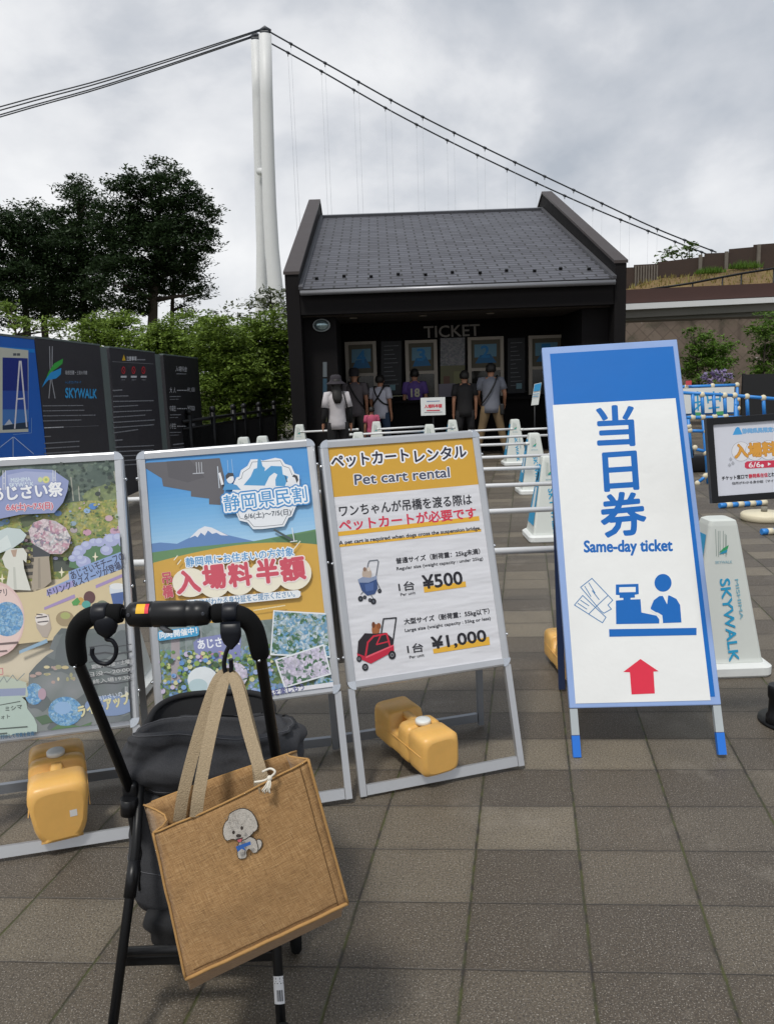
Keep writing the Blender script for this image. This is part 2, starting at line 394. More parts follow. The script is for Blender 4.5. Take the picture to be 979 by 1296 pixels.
def tree(name, label, cat, group, pix, Y, leafm, dens, size, clump, base_px, trunk_r, limbs=True, flat=0.42, trunks=1, depth=1.0, rs=1.0, per=(7, 12), shell=.55):
    """pix: list of (x, y, r) of crown lumps in the photograph at depth Y; base_px: where the trunk stands"""
    b = atY(base_px, 480, Y); base = V((b.x, Y, 0))
    t = thing(name, label, cat, base, group=group)
    s = Y/F*1.0; mb = MB(); bl = []
    for x, y, r in pix:
        r *= rnd.uniform(.82, 1.16); c = atY(x+rnd.uniform(-.15, .15)*r, y+rnd.uniform(-.15, .15)*r, Y + rnd.uniform(-1, 1)*r*s*0.9*depth); bl.append((c, (r*s*rs, r*s*depth, r*s*0.92*rs)))
    leaves(mb, bl, dens, size, clump, flat, shell, per); mb.build('crown', leafm, t, recalc=False)
    tb = MB(); top = max(bl, key=lambda q: q[0].z)[0]
    for k in range(trunks):
        bx = base + V((k*trunk_r*3, k*0.4, 0)); mid = bx.lerp(V((top.x, top.y, top.z)), 0.5) + V((rnd.uniform(-.2, .2), 0, 0))
        tb.tube([bx, bx.lerp(mid, .5), mid, top], [trunk_r, trunk_r*.8, trunk_r*.55, trunk_r*.15], 8)
        if limbs:
            for c, r in bl:
                f = max(0.25, min(0.85, (c.z-r[2]*0.6)/max(0.1, top.z))); st = bx.lerp(top, f)
                tb.tube([st, st.lerp(c, 0.5)+V((0, 0, 0.05*r[2])), c], [trunk_r*.35, trunk_r*.22, trunk_r*.07], 6)
    tb.build('trunk', BARK, t)
    return t
CEDAR = leaf_mat('dark leaves', '#1a281a', '#3d5230', 0.5)
MAPLE = leaf_mat('maple leaves', '#40571f', '#8ba447', 0.8)
OLIVE = leaf_mat('olive leaves', '#3a4630', '#68704c', 0.8)
GREEN2 = leaf_mat('garden leaves', '#31501c', '#74963a', 1.5)
LILAC = leaf_mat('lilac petals', '#8d7fae', '#c3b6d6', 6)

TG = 'tall dark trees behind the shrubs on the left'
tree('broadleaf_tree', 'tallest dark broadleaf tree, standing next to the white bridge tower', 'tree', TG,
     [(178, 228, 20), (205, 222, 16), (158, 246, 24), (215, 246, 28), (238, 272, 28), (252, 300, 20), (196, 278, 40), (150, 286, 36), (228, 312, 34), (176, 322, 40), (246, 338, 20), (206, 352, 30), (152, 352, 34), (255, 372, 12), (176, 376, 24)],
     44, CEDAR, 18, 0.10, 0.40, 184, 0.42, per=(35, 60))
tree('broadleaf_tree', 'slender dark tree with a narrow pointed top, left of the tallest tree', 'tree', TG,
     [(99, 232, 9), (93, 250, 14), (106, 262, 18), (90, 285, 26), (112, 305, 30), (88, 330, 34), (112, 350, 30), (96, 378, 28), (118, 392, 20)], 46, CEDAR, 18, 0.10, 0.38, 110, 0.36, per=(35, 60))
tree('broadleaf_tree', 'dark round headed tree at the left edge, above the blue poster panel', 'tree', TG,
     [(-8, 290, 28), (22, 282, 22), (8, 325, 36), (-20, 350, 40), (22, 365, 34), (6, 392, 22)], 44, CEDAR, 18, 0.10, 0.40, 34, 0.36, per=(35, 60))
tree('broadleaf_tree', 'dark tree between the left edge and the narrow pointed tree', 'tree', TG,
     [(48, 280, 18), (66, 290, 20), (46, 318, 30), (70, 335, 28), (52, 362, 30), (70, 385, 22), (48, 392, 18)], 48, CEDAR, 18, 0.10, 0.40, 60, 0.34, per=(35, 60))
tree('broadleaf_tree', 'dark tree with a bare lower trunk under the right side of the tallest tree', 'tree', TG,
     [(215, 350, 24), (236, 362, 18), (222, 330, 22), (240, 384, 12)], 47, CEDAR, 10, 0.10, 0.38, 216, 0.3, per=(35, 60))
MG = 'bright green maples behind the information panels'
tree('maple_tree', 'light green maple rising against the left wall of the ticket house', 'tree', MG,
     [(340, 420, 30), (322, 450, 36), (350, 465, 34), (318, 490, 34), (352, 505, 28), (300, 430, 26), (345, 540, 24), (330, 530, 26), (356, 440, 22)], 19.5, MAPLE, 135, 0.05, 0.17, 335, 0.09, rs=1.05, per=(22, 36), flat=.32, shell=.25)
tree('maple_tree', 'light green maple with drooping sprays, above the low dark railing', 'tree', MG,
     [(278, 425, 28), (262, 450, 34), (285, 475, 36), (255, 495, 34), (292, 510, 30), (265, 530, 26), (300, 540, 24), (262, 415, 16), (290, 450, 26), (305, 480, 26)], 18, MAPLE, 135, 0.05, 0.17, 272, 0.09, rs=1.05, per=(22, 36), flat=.32, shell=.25)
tree('maple_tree', 'light green maple spreading over the dark price panel', 'tree', MG,
     [(232, 420, 26), (212, 440, 32), (238, 460, 34), (206, 425, 20), (185, 440, 30)], 19, MAPLE, 135, 0.05, 0.17, 215, 0.09, per=(22, 36), flat=.32, shell=.25)
tree('maple_tree', 'green maple showing above the panel with the blue and green bird mark', 'tree', MG,
     [(150, 410, 22), (128, 418, 22), (165, 428, 26), (110, 425, 20), (140, 440, 24)], 20, MAPLE, 135, 0.05, 0.17, 140, 0.09, per=(22, 36), flat=.32, shell=.25)
tree('maple_tree', 'low green maple with one light spray, at the left edge above the blue poster', 'tree', MG,
     [(5, 392, 9), (14, 388, 6), (60, 415, 18), (28, 414, 18), (80, 418, 14)], 17, MAPLE, 100, 0.046, 0.15, 40, 0.08, per=(22, 36), flat=.32)
tree('conifer_tree', 'small greyish tree at the foot of the white bridge tower', 'tree', None,
     [(343, 366, 10), (336, 376, 14), (350, 378, 14), (328, 392, 18), (350, 396, 18)], 30, OLIVE, 45, 0.085, 0.2, 342, 0.1)
tree('shrub', 'bush with reddish tips left of the tower foot', 'shrub', None,
     [(300, 396, 12), (282, 404, 14), (312, 406, 12), (268, 410, 10)], 24, OLIVE, 45, 0.07, 0.2, 294, 0.06)

# ------------------------------------------------------------------ suspension bridge
STEELW = mat('white painted steel', '#d4d6d6', 0.5, 0.05, 0.5)
CABLE = mat('dark steel cable', '#33383f', 0.5, 0.1, 1)
HANG = mat('grey hanger wire', '#aeb3b8', 0.5, 0.05, 1)
br = thing('suspension_bridge', 'tall white suspension bridge tower with dark cables running down to both sides', 'bridge', (-12.6, 100, 0))
near = [atY(x, y, 100) for x, y in ((335.5, 44), (337, 120), (339, 200), (341, 260), (344, 315), (348, 360), (357, 440))]
far = [atY(x, y, 102.5) for x, y in ((324, 52), (326, 120), (328, 200), (329.5, 260), (331, 315), (331, 360), (329, 440))]
for k, ln in enumerate((near, far)):
    ln.append(V((ln[-1].x+(0.4 if k == 0 else -0.3), ln[-1].y, -0.1)))
    MB().tube(ln, [0.74, 0.76, 0.8, 0.84, 0.88, 0.94, 1.05, 1.2] if k == 0 else [0.66]*5+[0.72, 0.8, 0.9], 20).build('tower_leg', STEELW, br)
    tp = ln[0]
    sd = MB().box(tp+V((-.5, -.5, 0)), tp+V((.5, .5, .35)), bev=.1); sd.tube([tp+V((-.6, 0, .35)), tp+V((0, 0, .75)), tp+V((.6, 0, .35))], .28, 10); sd.build('cable_saddle', CABLE, br)
MB().tube([atY(328, 217, 101.6), atY(340, 217, 100.2)], 0.45, 14).build('cross_brace', STEELW, br)
MB().tube([atY(327, 376, 102), atY(352, 374, 100.2)], 0.55, 14).build('cross_brace', STEELW, br)
def cable(pix, Ys, r):
    return [atY(x, y, Y) for (x, y), Y in zip(pix, Ys)]
def smooth(pts, n):
    out = []
    for i in range(len(pts)-1):
        p0 = pts[max(0, i-1)]; p1 = pts[i]; p2 = pts[i+1]; p3 = pts[min(len(pts)-1, i+2)]
        for k in range(n):
            t = k/n; out.append(0.5*((2*p1)+(p2-p0)*t+(2*p0-5*p1+4*p2-p3)*t*t+(3*p1-p0-3*p2+p3)*t**3))
    return out+[pts[-1]]
mc = []
for pix, Y0 in ((((336, 37), (430, 90), (520, 140), (620, 190), (740, 247), (830, 289), (906, 319)), 100), (((327, 46), (400, 86), (500, 143), (600, 194), (720, 250), (810, 288), (893, 321)), 102.5)):
    Ys = [Y0 + 13.6*(p[0]-336)/570 for p in pix]; pts = smooth(cable(pix, Ys, 0), 8); mc.append(pts)
    MB().tube(pts, 0.10, 8).build('main_cable', CABLE, br)
for ck, pts in enumerate(mc):
    cl = MB(); tot = 0; nxt = 3.2+ck*0.6; hk = 0
    for a, b in zip(pts, pts[1:]):
        ln = (b-a).length
        while tot+ln >= nxt:
            p = a.lerp(b, (nxt-tot)/ln); d = (b-a).normalized()
            cl.tube([p-d*.2, p+d*.2], .165, 8); cl.box(p+V((-.05, -.05, -.42)), p+V((.05, .05, -.1)))
            MB().tube([p+V((0, 0, -.4)), V((p.x, p.y, max(1, 3.0+0.0*p.x)))], .017, 5).build('hanger', HANG, br)
            nxt += 4.45; hk += 1
        tot += ln
    cl.build('cable_clamps', CABLE, br)
for k, (p, q) in enumerate((((332, 36), (-60, 152)), ((331, 38), (-60, 157)), ((323, 44), (-60, 163)), ((322, 46), (-60, 166)))):
    a = atY(*p, 100+2.5*(k > 1)); b = atY(*q, 93+2.5*(k > 1)); mid = a.lerp(b, .5)+V((0, 0, -.35))
    far_ = a + (b-a)*2.6
    MB().tube(smooth([a, mid, b, far_], 6), 0.075, 8).build('back_stay', CABLE, br)

# ------------------------------------------------------------------ hillside, fence, walkway roof, stone wall on the right
def hill():
    m, t, b, oc = newmat('dry grass slope')
    f = noisen(t, oc, 0.5, 5, 0.65); g = noisen(t, oc, 12, 3)
    c = rampn(t, f, [(0.3, hexc('#5d4a33')), (0.5, hexc('#7d6540')), (0.62, hexc('#8a7448')), (0.8, hexc('#6d7040'))])
    t.links.new(mixn(t, mathn(t, 'MULTIPLY', g, 0.5), c, hexc('#4d4027')), b.inputs['Base Color']); b.inputs['Roughness'].default_value = 0.95
    t.links.new(bumpn(t, noisen(t, oc, 8, 5), 0.8, 0.1), b.inputs['Normal'])
    mb = MB(); rows = []
    nx, ny = 60, 26
    for j in range(ny+1):
        Y = 26+ (60-26)*j/ny; rr = []
        for i in range(nx+1):
            X = 4.5+45*i/nx
            zf = 3.25 + min(1, (Y-26)/10.0)*(2.0+0.118*(X-11)) + 0.12*math.sin(X*0.7+Y*.3) + 0.1*math.sin(X*1.9)*math.sin(Y)
            rr.append(V((X, Y, zf)))
        rows.append(rr)
    mb.loft(rows, cap0=False, cap1=False, closed=False)
    o = mb.build('hillside', m, recalc=False); tag(o, kind='structure')
hill()
dg = MB()
for _ in range(9000):
    Y = 26.4+12*rnd.random()**1.3; X = rnd.uniform(7, 30); z = 3.25+min(1, (Y-26)/10)*(2.0+.118*(X-11))+.12*math.sin(X*.7+Y*.3)+.1*math.sin(X*1.9)*math.sin(Y)
    p = V((X, Y, z-.03)); h_ = rnd.uniform(.06, .2)*(1.6 if mnoise.noise(V((X*.5, Y*.5, 0))) > .1 else .8); q = V((rnd.uniform(.015, .035), rnd.uniform(-.02, .02), 0))
    k = len(dg.v); dg.v += [p-q, p+q, p+V((rnd.gauss(0, .3)*h_, rnd.gauss(0, .3)*h_, h_))]; dg.f.append([k, k+1, k+2]); dg.mi.append(0); dg.sm.append(False)
tag(dg.build('dry_grass', leaf_mat('dry grass blades', '#6a5430', '#93904f', .6), recalc=False), 'thin dry grass growing over the brown slope', 'grass', kind='stuff')
FENCE = mat('weathered dark boards', '#3d3029', 0.85, 0.35, 3, bump=.5, bscale=30, bdist=.01)
FENCE2 = mat('grey fence post', '#6b655d', 0.85, 0.25, 4)
fn = thing('board_fence', 'dark brown board fence stepping up along the hilltop', 'fence', (14, 36, 5.4))
steps = [(788, 802, 338.5, 338, 364), (802, 832.5, 335, 333.5, 359), (832.5, 891.5, 331.5, 324.5, 352), (891.5, 922.5, 320.5, 319.3, 346), (922.5, 953.5, 315, 312.2, 342), (953.5, 1040, 309.5, 303, 336)]
for k, (x0, x1, ya, yb, yl) in enumerate(steps):
    a, b = atY(x0, ya, 36), atY(x1, yb, 36); lo = atY(x1, yl, 36).z-0.5
    mb = MB(); n = 7
    for i in range(n):
        f0, f1 = i/n, (i+1)/n
        z0a, z1a = lo+(a.z-lo)*f0, lo+(a.z-lo)*f1; z0b, z1b = lo+(b.z-lo)*f0, lo+(b.z-lo)*f1
        mb.prism([(a.x, 36, z0a), (b.x-.01, 36, z0b), (b.x-.01, 36, z1b), (a.x, 36, z1a)], (0, .05+.02*(i % 2), 0))
    mb.build('board_panel', FENCE, fn)
    if k == 1:
        mb = MB()
        for i in range(9):
            X = a.x+(b.x-a.x)*(i+.5)/9; mb.box((X-.03, 35.93, lo), (X+.03, 35.99, a.z-.05))
        mb.build('upright_slats', FENCE2, fn)
for x, y in ((886, 325), (919, 321), (960, 312)):
    p = atY(x, y, 35.9); MB().box((p.x-.07, 35.86, p.z-1.5), (p.x+.07, 35.95, p.z+.1)).build('post', FENCE2, fn)
TREEG = leaf_mat('hill leaves', '#2c3d1d', '#5e7a35', 1)
tree('broadleaf_tree', 'small tree showing its top over the hilltop fence', 'tree', None, [(856, 316, 10), (845, 322, 8), (868, 320, 9), (838, 328, 7), (872, 312, 5)], 38, TREEG, 30, 0.12, 0.2, 856, 0.1)
def tuft(label, px, py, Y, R, h):
    c = atY(px, py, Y); mb = MB()
    for _ in range(420):
        a = rnd.uniform(0, 6.28); r = R*math.sqrt(rnd.random()); p = c+V((r*math.cos(a)*1.6, r*math.sin(a), -0.05)); hh = h*(1-0.5*(r/R))*(0.6+.6*rnd.random())
        d = V((rnd.gauss(0, .25), rnd.gauss(0, .25), 1))*hh; q = V((0.03, 0, 0)).lerp(V((0, .03, 0)), rnd.random())
        k = len(mb.v); mb.v += [p-q, p+q, p+d]; mb.f.append([k, k+1, k+2]); mb.mi.append(0); mb.sm.append(False)
    o = mb.build('grass_tuft', GREEN2, thing('grass_tuft', label, 'grass tuft', c, group='green tufts on the dry slope'), recalc=False); o.name = 'blades'
tuft('green grass tuft on the slope below the lower fence step', 899, 344, 35, .42, .36)
tuft('larger green grass tuft on the slope near the upper fence step', 943, 337.5, 35, .45, .42)
# walkway roof
RUST = mat('red brown steel', '#432b25', 0.6, 0.2, 2)
CONC = mat('grey concrete soffit', '#77756f', 0.8, 0.15, 1.5)
GUTTER = mat('pale gutter', '#d6d8d8', 0.4, 0.05, 2)
wc = thing('walkway_roof', 'long flat walkway roof with red brown edge beam and white gutter', 'roof', (9, 22, 0))
def slab(name, pa, pb, pc, pd, Y, depth, m):   # pixels: left top, right top, right bottom, left bottom
    q = [atY(*p, Y) for p in (pa, pb, pc, pd)]; return MB().prism(q, (0, depth, 0)).build(name, m, wc)
slab('edge_beam', (770, 367.5), (1060, 354), (1060, 371), (770, 385), 22.1, .25, RUST)
slab('gutter', (770, 385.5), (1060, 372), (1060, 378.5), (770, 393), 21.9, .18, GUTTER)
q = [atY(*p, 22.1) for p in ((770, 393.5), (1060, 379), (1060, 390), (770, 405))]
MB().prism([q[3]+V((0, 0, .03)), q[2]+V((0, 0, .03)), q[1]+V((0, -.02, 0)), q[0]+V((0, -.02, 0))], (0, 0.12, 0)).build('soffit_fascia', CONC, wc)
MB().box((q[0].x, 22.3, q[3].z-.02), (q[1].x, 23.3, q[3].z+.35)).build('deck', CONC, wc)
for X in (5.6, 14.5):
    MB().box((X-.15, 22.9, 0), (X+.15, 23.2, 3.0)).build('column', CONC, wc)
hr = thing('handrail', 'thin dark handrail climbing the slope above the walkway roof', 'handrail', (9.5, 24, 3.4))
pp = [atY(x, y, 25.5) for x, y in ((822, 366), (876, 358), (914, 350.5), (938, 346), (979, 339.5), (1040, 330))]
MB().tube(pp, .035, 8).build('rail', BLACKM, hr)
for p in pp[1:]: MB().tube([p, V((p.x, p.y, 3.0))], .025, 6).build('post', BLACKM, hr)
# stone wall
def stone_material():
    m, t, b, oc = newmat('diamond stone blocks')
    mp_ = t.nodes.new('ShaderNodeMapping'); mp_.inputs['Rotation'].default_value = (rad(90), 0, 0); t.links.new(oc, mp_.inputs[0])
    m2 = t.nodes.new('ShaderNodeMapping'); m2.inputs['Rotation'].default_value = (0, 0, rad(40)); t.links.new(mp_.outputs[0], m2.inputs[0])
    bk = t.nodes.new('ShaderNodeTexBrick'); bk.offset = 0.0; bk.inputs['Scale'].default_value = 1.0
    bk.inputs['Brick Width'].default_value = 0.36; bk.inputs['Row Height'].default_value = 0.36; bk.inputs['Mortar Size'].default_value = 0.03; bk.inputs['Mortar Smooth'].default_value = 1
    bk.inputs['Color1'].default_value = hexc('#6a5f55'); bk.inputs['Color2'].default_value = hexc('#574d45'); bk.inputs['Mortar'].default_value = hexc('#443c35')
    t.links.new(m2.outputs[0], bk.inputs['Vector'])
    c = mixn(t, mathn(t, 'MULTIPLY', noisen(t, oc, 1.2, 5, .6), .9), bk.outputs[0], hexc('#5f5145'))
    c = mixn(t, rampn(t, noisen(t, oc, 2.2, 6, .7), [(.5, (0, 0, 0, 1)), (.7, (.7, .7, .7, 1))]), c, hexc('#3a3a2a'))
    wt = rampn(t, noisen(t, oc, 3.0, 6, .75), [(.66, (0, 0, 0, 1)), (.72, (1, 1, 1, 1))])
    t.links.new(mixn(t, wt, c, hexc('#b5b2ad')), b.inputs['Base Color']); b.inputs['Roughness'].default_value = .9
    t.links.new(bumpn(t, mathn(t, 'ADD', bk.outputs['Fac'], noisen(t, oc, 9, 4)), -1.0, .09), b.inputs['Normal'])
    return m
sw = MB(); sw.prism([(4.4, 24.9, 0), (60, 24.9, 0), (60, 26.2, 3.42), (4.4, 26.2, 3.42)], (0, .5, 0))
tag(sw.build('stone_wall', stone_material()), 'brown stone block wall holding the slope under the walkway roof', 'wall')
tree('shrub', 'young green tree in front of the stone wall, right behind the blue topped sign', 'shrub', 'shrubs along the stone wall',
     [(893, 436, 18), (880, 452, 18), (910, 452, 20), (898, 470, 22), (876, 420, 6), (924, 440, 8), (872, 474, 14)], 21, GREEN2, 130, 0.045, 0.13, 895, 0.05, per=(20, 32), flat=.45, shell=.3)
tree('shrub', 'taller green tree before the stone wall at the right edge', 'shrub', 'shrubs along the stone wall',
     [(970, 415, 18), (985, 430, 26), (962, 446, 16), (985, 462, 24), (966, 470, 14)], 20, GREEN2, 130, 0.045, 0.13, 982, 0.05, per=(20, 32), flat=.45, shell=.3)
hy = tree('hydrangea_bush', 'low bush with lilac flower heads at the foot of the stone wall', 'bush', None, [(895, 480, 14), (915, 478, 14)], 19, GREEN2, 55, .06, .12, 905, .03, limbs=False)
mb = MB()
for x, y in ((892, 476), (902, 470), (913, 472), (922, 477), (905, 479), (897, 484), (915, 482)): leaves(mb, [(atY(x, y, 18.6), .07)], 400, .05, .03, 1)
mb.build('flower_heads', LILAC, hy, recalc=False)
DARKP = mat('near black panel', '#1b1c1e', .7, .2, 4)
dk = thing('dark_screen', 'low black screen below the taller tree at the right edge', 'screen', (10.5, 18, 0))
a = atY(940, 474, 18); b_ = atY(1010, 471, 18)
MB().box((a.x, 18, 0.08), (b_.x, 18.06, a.z)).build('panel', DARKP, dk)
for X in (a.x+.03, b_.x-.5): MB().box((X, 18.07, 0), (X+.06, 18.13, a.z+.02)).build('post', DARKP, dk)
# ------------------------------------------------------------------ ticket house
BLACKW = mat('black stained boards', '#141213', 0.8, 0.3, 2.5, bump=.3, bscale=40, bdist=.004, spec=.2)
CAPM = mat('brown black metal cap', '#3a3230', 0.5, 0.15, 2)
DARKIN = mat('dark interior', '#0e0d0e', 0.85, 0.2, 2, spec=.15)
SOFF = mat('dark brown soffit', '#2c251f', 0.8, 0.2, 1.5)
WINF = mat('bronze window frame', '#8f877c', 0.5, 0.1, 6)
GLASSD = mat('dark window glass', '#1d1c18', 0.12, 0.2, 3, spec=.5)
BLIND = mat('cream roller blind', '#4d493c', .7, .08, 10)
def shingle_material():
    m, t, b, oc = newmat('slate shingles')
    bk = t.nodes.new('ShaderNodeTexBrick'); bk.offset = .5; bk.inputs['Scale'].default_value = 1
    bk.inputs['Brick Width'].default_value = .40; bk.inputs['Row Height'].default_value = .165; bk.inputs['Mortar Size'].default_value = .021; bk.inputs['Mortar Smooth'].default_value = .3; bk.offset_frequency = 2; bk.squash = 1.0
    bk.inputs['Color1'].default_value = hexc('#50515a'); bk.inputs['Color2'].default_value = hexc('#666872'); bk.inputs['Mortar'].default_value = hexc('#0c0c0d')
    t.links.new(oc, bk.inputs['Vector'])
    c = mixn(t, mathn(t, 'MULTIPLY', noisen(t, oc, 1.3, 4), .5), bk.outputs[0], hexc('#4a4a4d'))
    c = mixn(t, mathn(t, 'MULTIPLY', noisen(t, oc, 120, 2), .3), c, hexc('#303032'))
    t.links.new(c, b.inputs['Base Color']); b.inputs['Roughness'].default_value = .6
    t.links.new(bumpn(t, bk.outputs['Fac'], -1, .02), b.inputs['Normal'])
    return m
XL, XR, YF, YM, YB = -1.63, 4.30, 14.0, 20.2, 26.2
ZE, ZR = 3.03, 5.42          # eave and ridge of the roof
bt = thing('ticket_house', 'black ticket house with slate shingle roof and raised gable walls', 'building', (1.33, 14, 0))
bt.rotation_euler = (0, 0, 0)
for k, (x0, x1) in enumerate(((XL, XL+.24), (XR-.2, XR))):
    poly = [(x0, YF, 0), (x0, YF, 3.34), (x0, YM, 5.86), (x0, YB, 3.34), (x0, YB, 0)]
    MB().prism(poly, (x1-x0, 0, 0)).build('gable_wall', BLACKW, bt)
    cp = MB()
    for (ya, za), (yb, zb) in (((YF-.02, 3.345), (YM, 5.88)), ((YM, 5.88), (YB+.02, 3.345))):
        cp.prism([(x0-.02, ya, za), (x1+.02, ya, za), (x1+.02, yb, zb), (x0-.02, yb, zb)], (0, 0, .05))
    cp.build('coping', CAPM, bt)
x0, x1 = XL+.245, XR-.205
# roof: a tilted slab with its own flat coordinates so that the shingle courses run level
sl_ = math.atan2(ZR-ZE, YM-YF); ln = math.hypot(ZR-ZE, YM-YF)
rfm = M.Translation((x0, YF-.05, ZE)) @ M.Rotation(sl_, 4, 'X')
me = MB().box((0, 0, 0), (x1-x0, ln+.05, .06))
rf = MB(); rf.v = [p.copy() for p in me.v]; rf.f = me.f; rf.mi = me.mi; rf.sm = me.sm
roof = rf.build('roof', shingle_material(), bt, world=False); roof.matrix_local = WM[bt].inverted() @ rfm; WM[roof] = rfm
rows_ = MB()
nrow = int(ln/.145)
SHE = mat('shingle course edge', '#3a3a3d', .65, .2, 8)
for i in range(11):
    u = (x1-x0)*(i+.55)/11.2; v = .62+.1*(i % 2)
    MB().box((u-.03, v-.025, .06), (u+.03, v+.03, .11), bev=.008).build('snow_guard', BLACKM, roof, world=False)
fl = MB(); fl.bar(V((.03, -.02, .085)), V((.03, ln, .085)), .07, .05); fl.bar(V((x1-x0-.03, -.02, .085)), V((x1-x0-.03, ln, .085)), .07, .05); fl.bar(V((0, ln, .09)), V((x1-x0, ln, .09)), .1, .06)
fl.build('flashing', mat('grey flashing', '#6c6d72', .4, .1, 3, metal=.5), roof, world=False)
q = [(x0, YM+.05, ZR), (x1, YM+.05, ZR), (x1, YB, ZE), (x0, YB, ZE)]
MB().prism(q, (0, 0, .06)).build('rear_roof', SHE, bt)
g = MB(); g.tube([(x0+.02, YF-.1, ZE-.01), (x1-.02, YF-.1, ZE-.01)], .045, 10); g.build('gutter', mat('gutter steel', '#8b8c90', .4, .1, 3, metal=.5), bt)
MB().box((x0, YF+.02, 2.66), (x1, YF+.2, ZE-.02)).build('fascia', BLACKW, bt)
MB().box((x0, YF+.205, 2.63), (x1, 16.5, 2.69)).build('soffit', SOFF, bt)
for x, y in ((447, 402), (535, 399), (620, 396)):
    p = onplane(x, y, (0, 0, 2.625), V((0, 0, 1))); MB().lathe([(.07, 0), (.07, .012), (.05, .014)], (p.x, p.y, 2.612)).build('downlight', WINF, bt)
MB().box((x0, YF+.35, 0), (-.80, 16.4, 2.625)).build('side_block', BLACKW, bt)
MB().box((3.62, YF+.35, 0), (x1, 16.4, 2.625)).build('side_block', BLACKW, bt)
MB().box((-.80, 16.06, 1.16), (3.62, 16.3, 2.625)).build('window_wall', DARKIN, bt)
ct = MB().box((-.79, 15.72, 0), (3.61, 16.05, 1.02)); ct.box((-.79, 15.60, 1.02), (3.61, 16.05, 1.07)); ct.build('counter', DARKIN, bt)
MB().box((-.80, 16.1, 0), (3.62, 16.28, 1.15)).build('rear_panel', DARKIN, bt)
WP = ((0, 16.055, 0), (1, 0, 0), (0, 0, 1), V((0, -1, 0)))
for num, (xa, ya, xb, yb, ym) in zip('4321', ((436, 433, 478, 503, 475), (512, 431, 554, 501, 472), (591, 427, 637, 498, 468), (668, 425, 714, 496, 466))):
    a, b = atY(xa, ya, 16.05), atY(xb, yb, 16.05); zm = atY(xa, ym, 16.05).z; zb = 1.09
    mb = MB()
    for X in (a.x, b.x-.07): mb.box((X, 15.99, zb), (X+.07, 16.05, a.z))
    mb.box((a.x+.07, 15.99, a.z-.06), (b.x-.07, 16.05, a.z)); mb.box((a.x+.07, 15.99, zm-.03), (b.x-.07, 16.05, zm+.03))
    wf = mb.build('ticket_window', WINF, bt)
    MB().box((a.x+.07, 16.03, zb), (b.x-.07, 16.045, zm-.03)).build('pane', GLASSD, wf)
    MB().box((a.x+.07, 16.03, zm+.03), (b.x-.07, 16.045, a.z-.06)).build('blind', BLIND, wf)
    pr = Print((0, 16.028, 0), *WP[1:]); cx_ = (xa+xb)/2
    hgt = ym-ya
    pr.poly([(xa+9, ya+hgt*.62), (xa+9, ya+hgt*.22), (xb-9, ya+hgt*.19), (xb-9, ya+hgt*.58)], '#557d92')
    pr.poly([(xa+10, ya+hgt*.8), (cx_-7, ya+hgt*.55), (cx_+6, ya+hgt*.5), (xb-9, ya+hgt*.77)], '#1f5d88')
    pr.text(num, (cx_-5, ya+hgt*.62), (cx_+5, ya+hgt*.61), hgt*.36, '#1d6ea6', .04)
    pr.build('window_number', wf)
pr = Print((0, 16.03, 0), *WP[1:])
pr.text('TICKET', (536.5, 427.5), (607, 424.5), 14.5, '#7d7975', .02)
lt = pr.build('sign_lettering', bt)
pr = Print((0, 16.05, 0), *WP[1:])
for xa, ya, xb, yb in ((482, 432, 508, 500), (642, 428, 664, 498)):
    pr = Print((0, 16.05, 0), *WP[1:])
    pr.poly([(xa, ya), (xb, ya-.9), (xb, yb-.9), (xa, yb)], '#191b1f')
    for i in range(11):
        y = ya+6+i*5.4; pr.line([(xa+4, y), (xb-4-(i*7 % 9), y-.7)], .9, '#55585c')
    pr.poly([(xa+11, yb-13), (xa+18, yb-13.3), (xa+18, yb-6.3), (xa+11, yb-6)], '#5f7f88')
    pr.build('price_board', bt)
pr = Print((0, 16.048, 0), *WP[1:])
pr.poly([(557, 428), (588, 427), (588, 462), (557, 463)], voro_mat('poster collage', [(0, '#2d2a33'), (.45, '#4e4854'), (.7, '#726a70'), (1, '#3c4048')], 30, noise=.02, coat=.2))
pr.poly([(557, 463), (588, 462), (588, 497), (557, 498)], '#5d5c44')
pr.poly([(561, 476), (569, 475.7), (569, 487), (561, 487.3)], '#5b4034')
pr.poly([(574, 470), (585, 469.6), (585, 492), (574, 492.4)], '#70704f')
pr.poly([(555, 486), (576, 485), (576, 502), (555, 502)], '#6e6a74')
pr.build('wall_poster', bt)
p = atY(406, 411, 14.2)
mr = MB().lathe([(.155, 0), (.16, .02), (.15, .05)], (p.x, 14.34, p.z), (0, -1, 0), 28).build('round_mirror', mat('mirror rim', '#8e9698', .4, .05), bt)
for q in mr.data.vertices: q.co.z = (q.co.z-p.z)*.72+p.z
mg = MB().lathe([(.135, 0), (.12, .03), (.07, .055), (.01, .065)], (p.x, 14.285, p.z), (0, -1, 0), 28).build('mirror_glass', mat('mirror glass', '#8fa3a6', .12, .05, metal=.7), mr)
for q in mg.data.vertices: q.co.z = (q.co.z-p.z)*.72+p.z
pr = Print((0, 14.345, 0), *WP[1:])
pr.poly([(408.5, 458), (413.5, 458), (413.5, 477), (408.5, 477)], '#5d6468'); pr.poly([(408.5, 479), (413.5, 479), (413.5, 508), (408.5, 508)], '#2d4757'); pr.poly([(408.5, 510), (413.5, 510), (413.5, 534), (408.5, 534)], '#4b5136')
pr.build('banner_strip', bt)
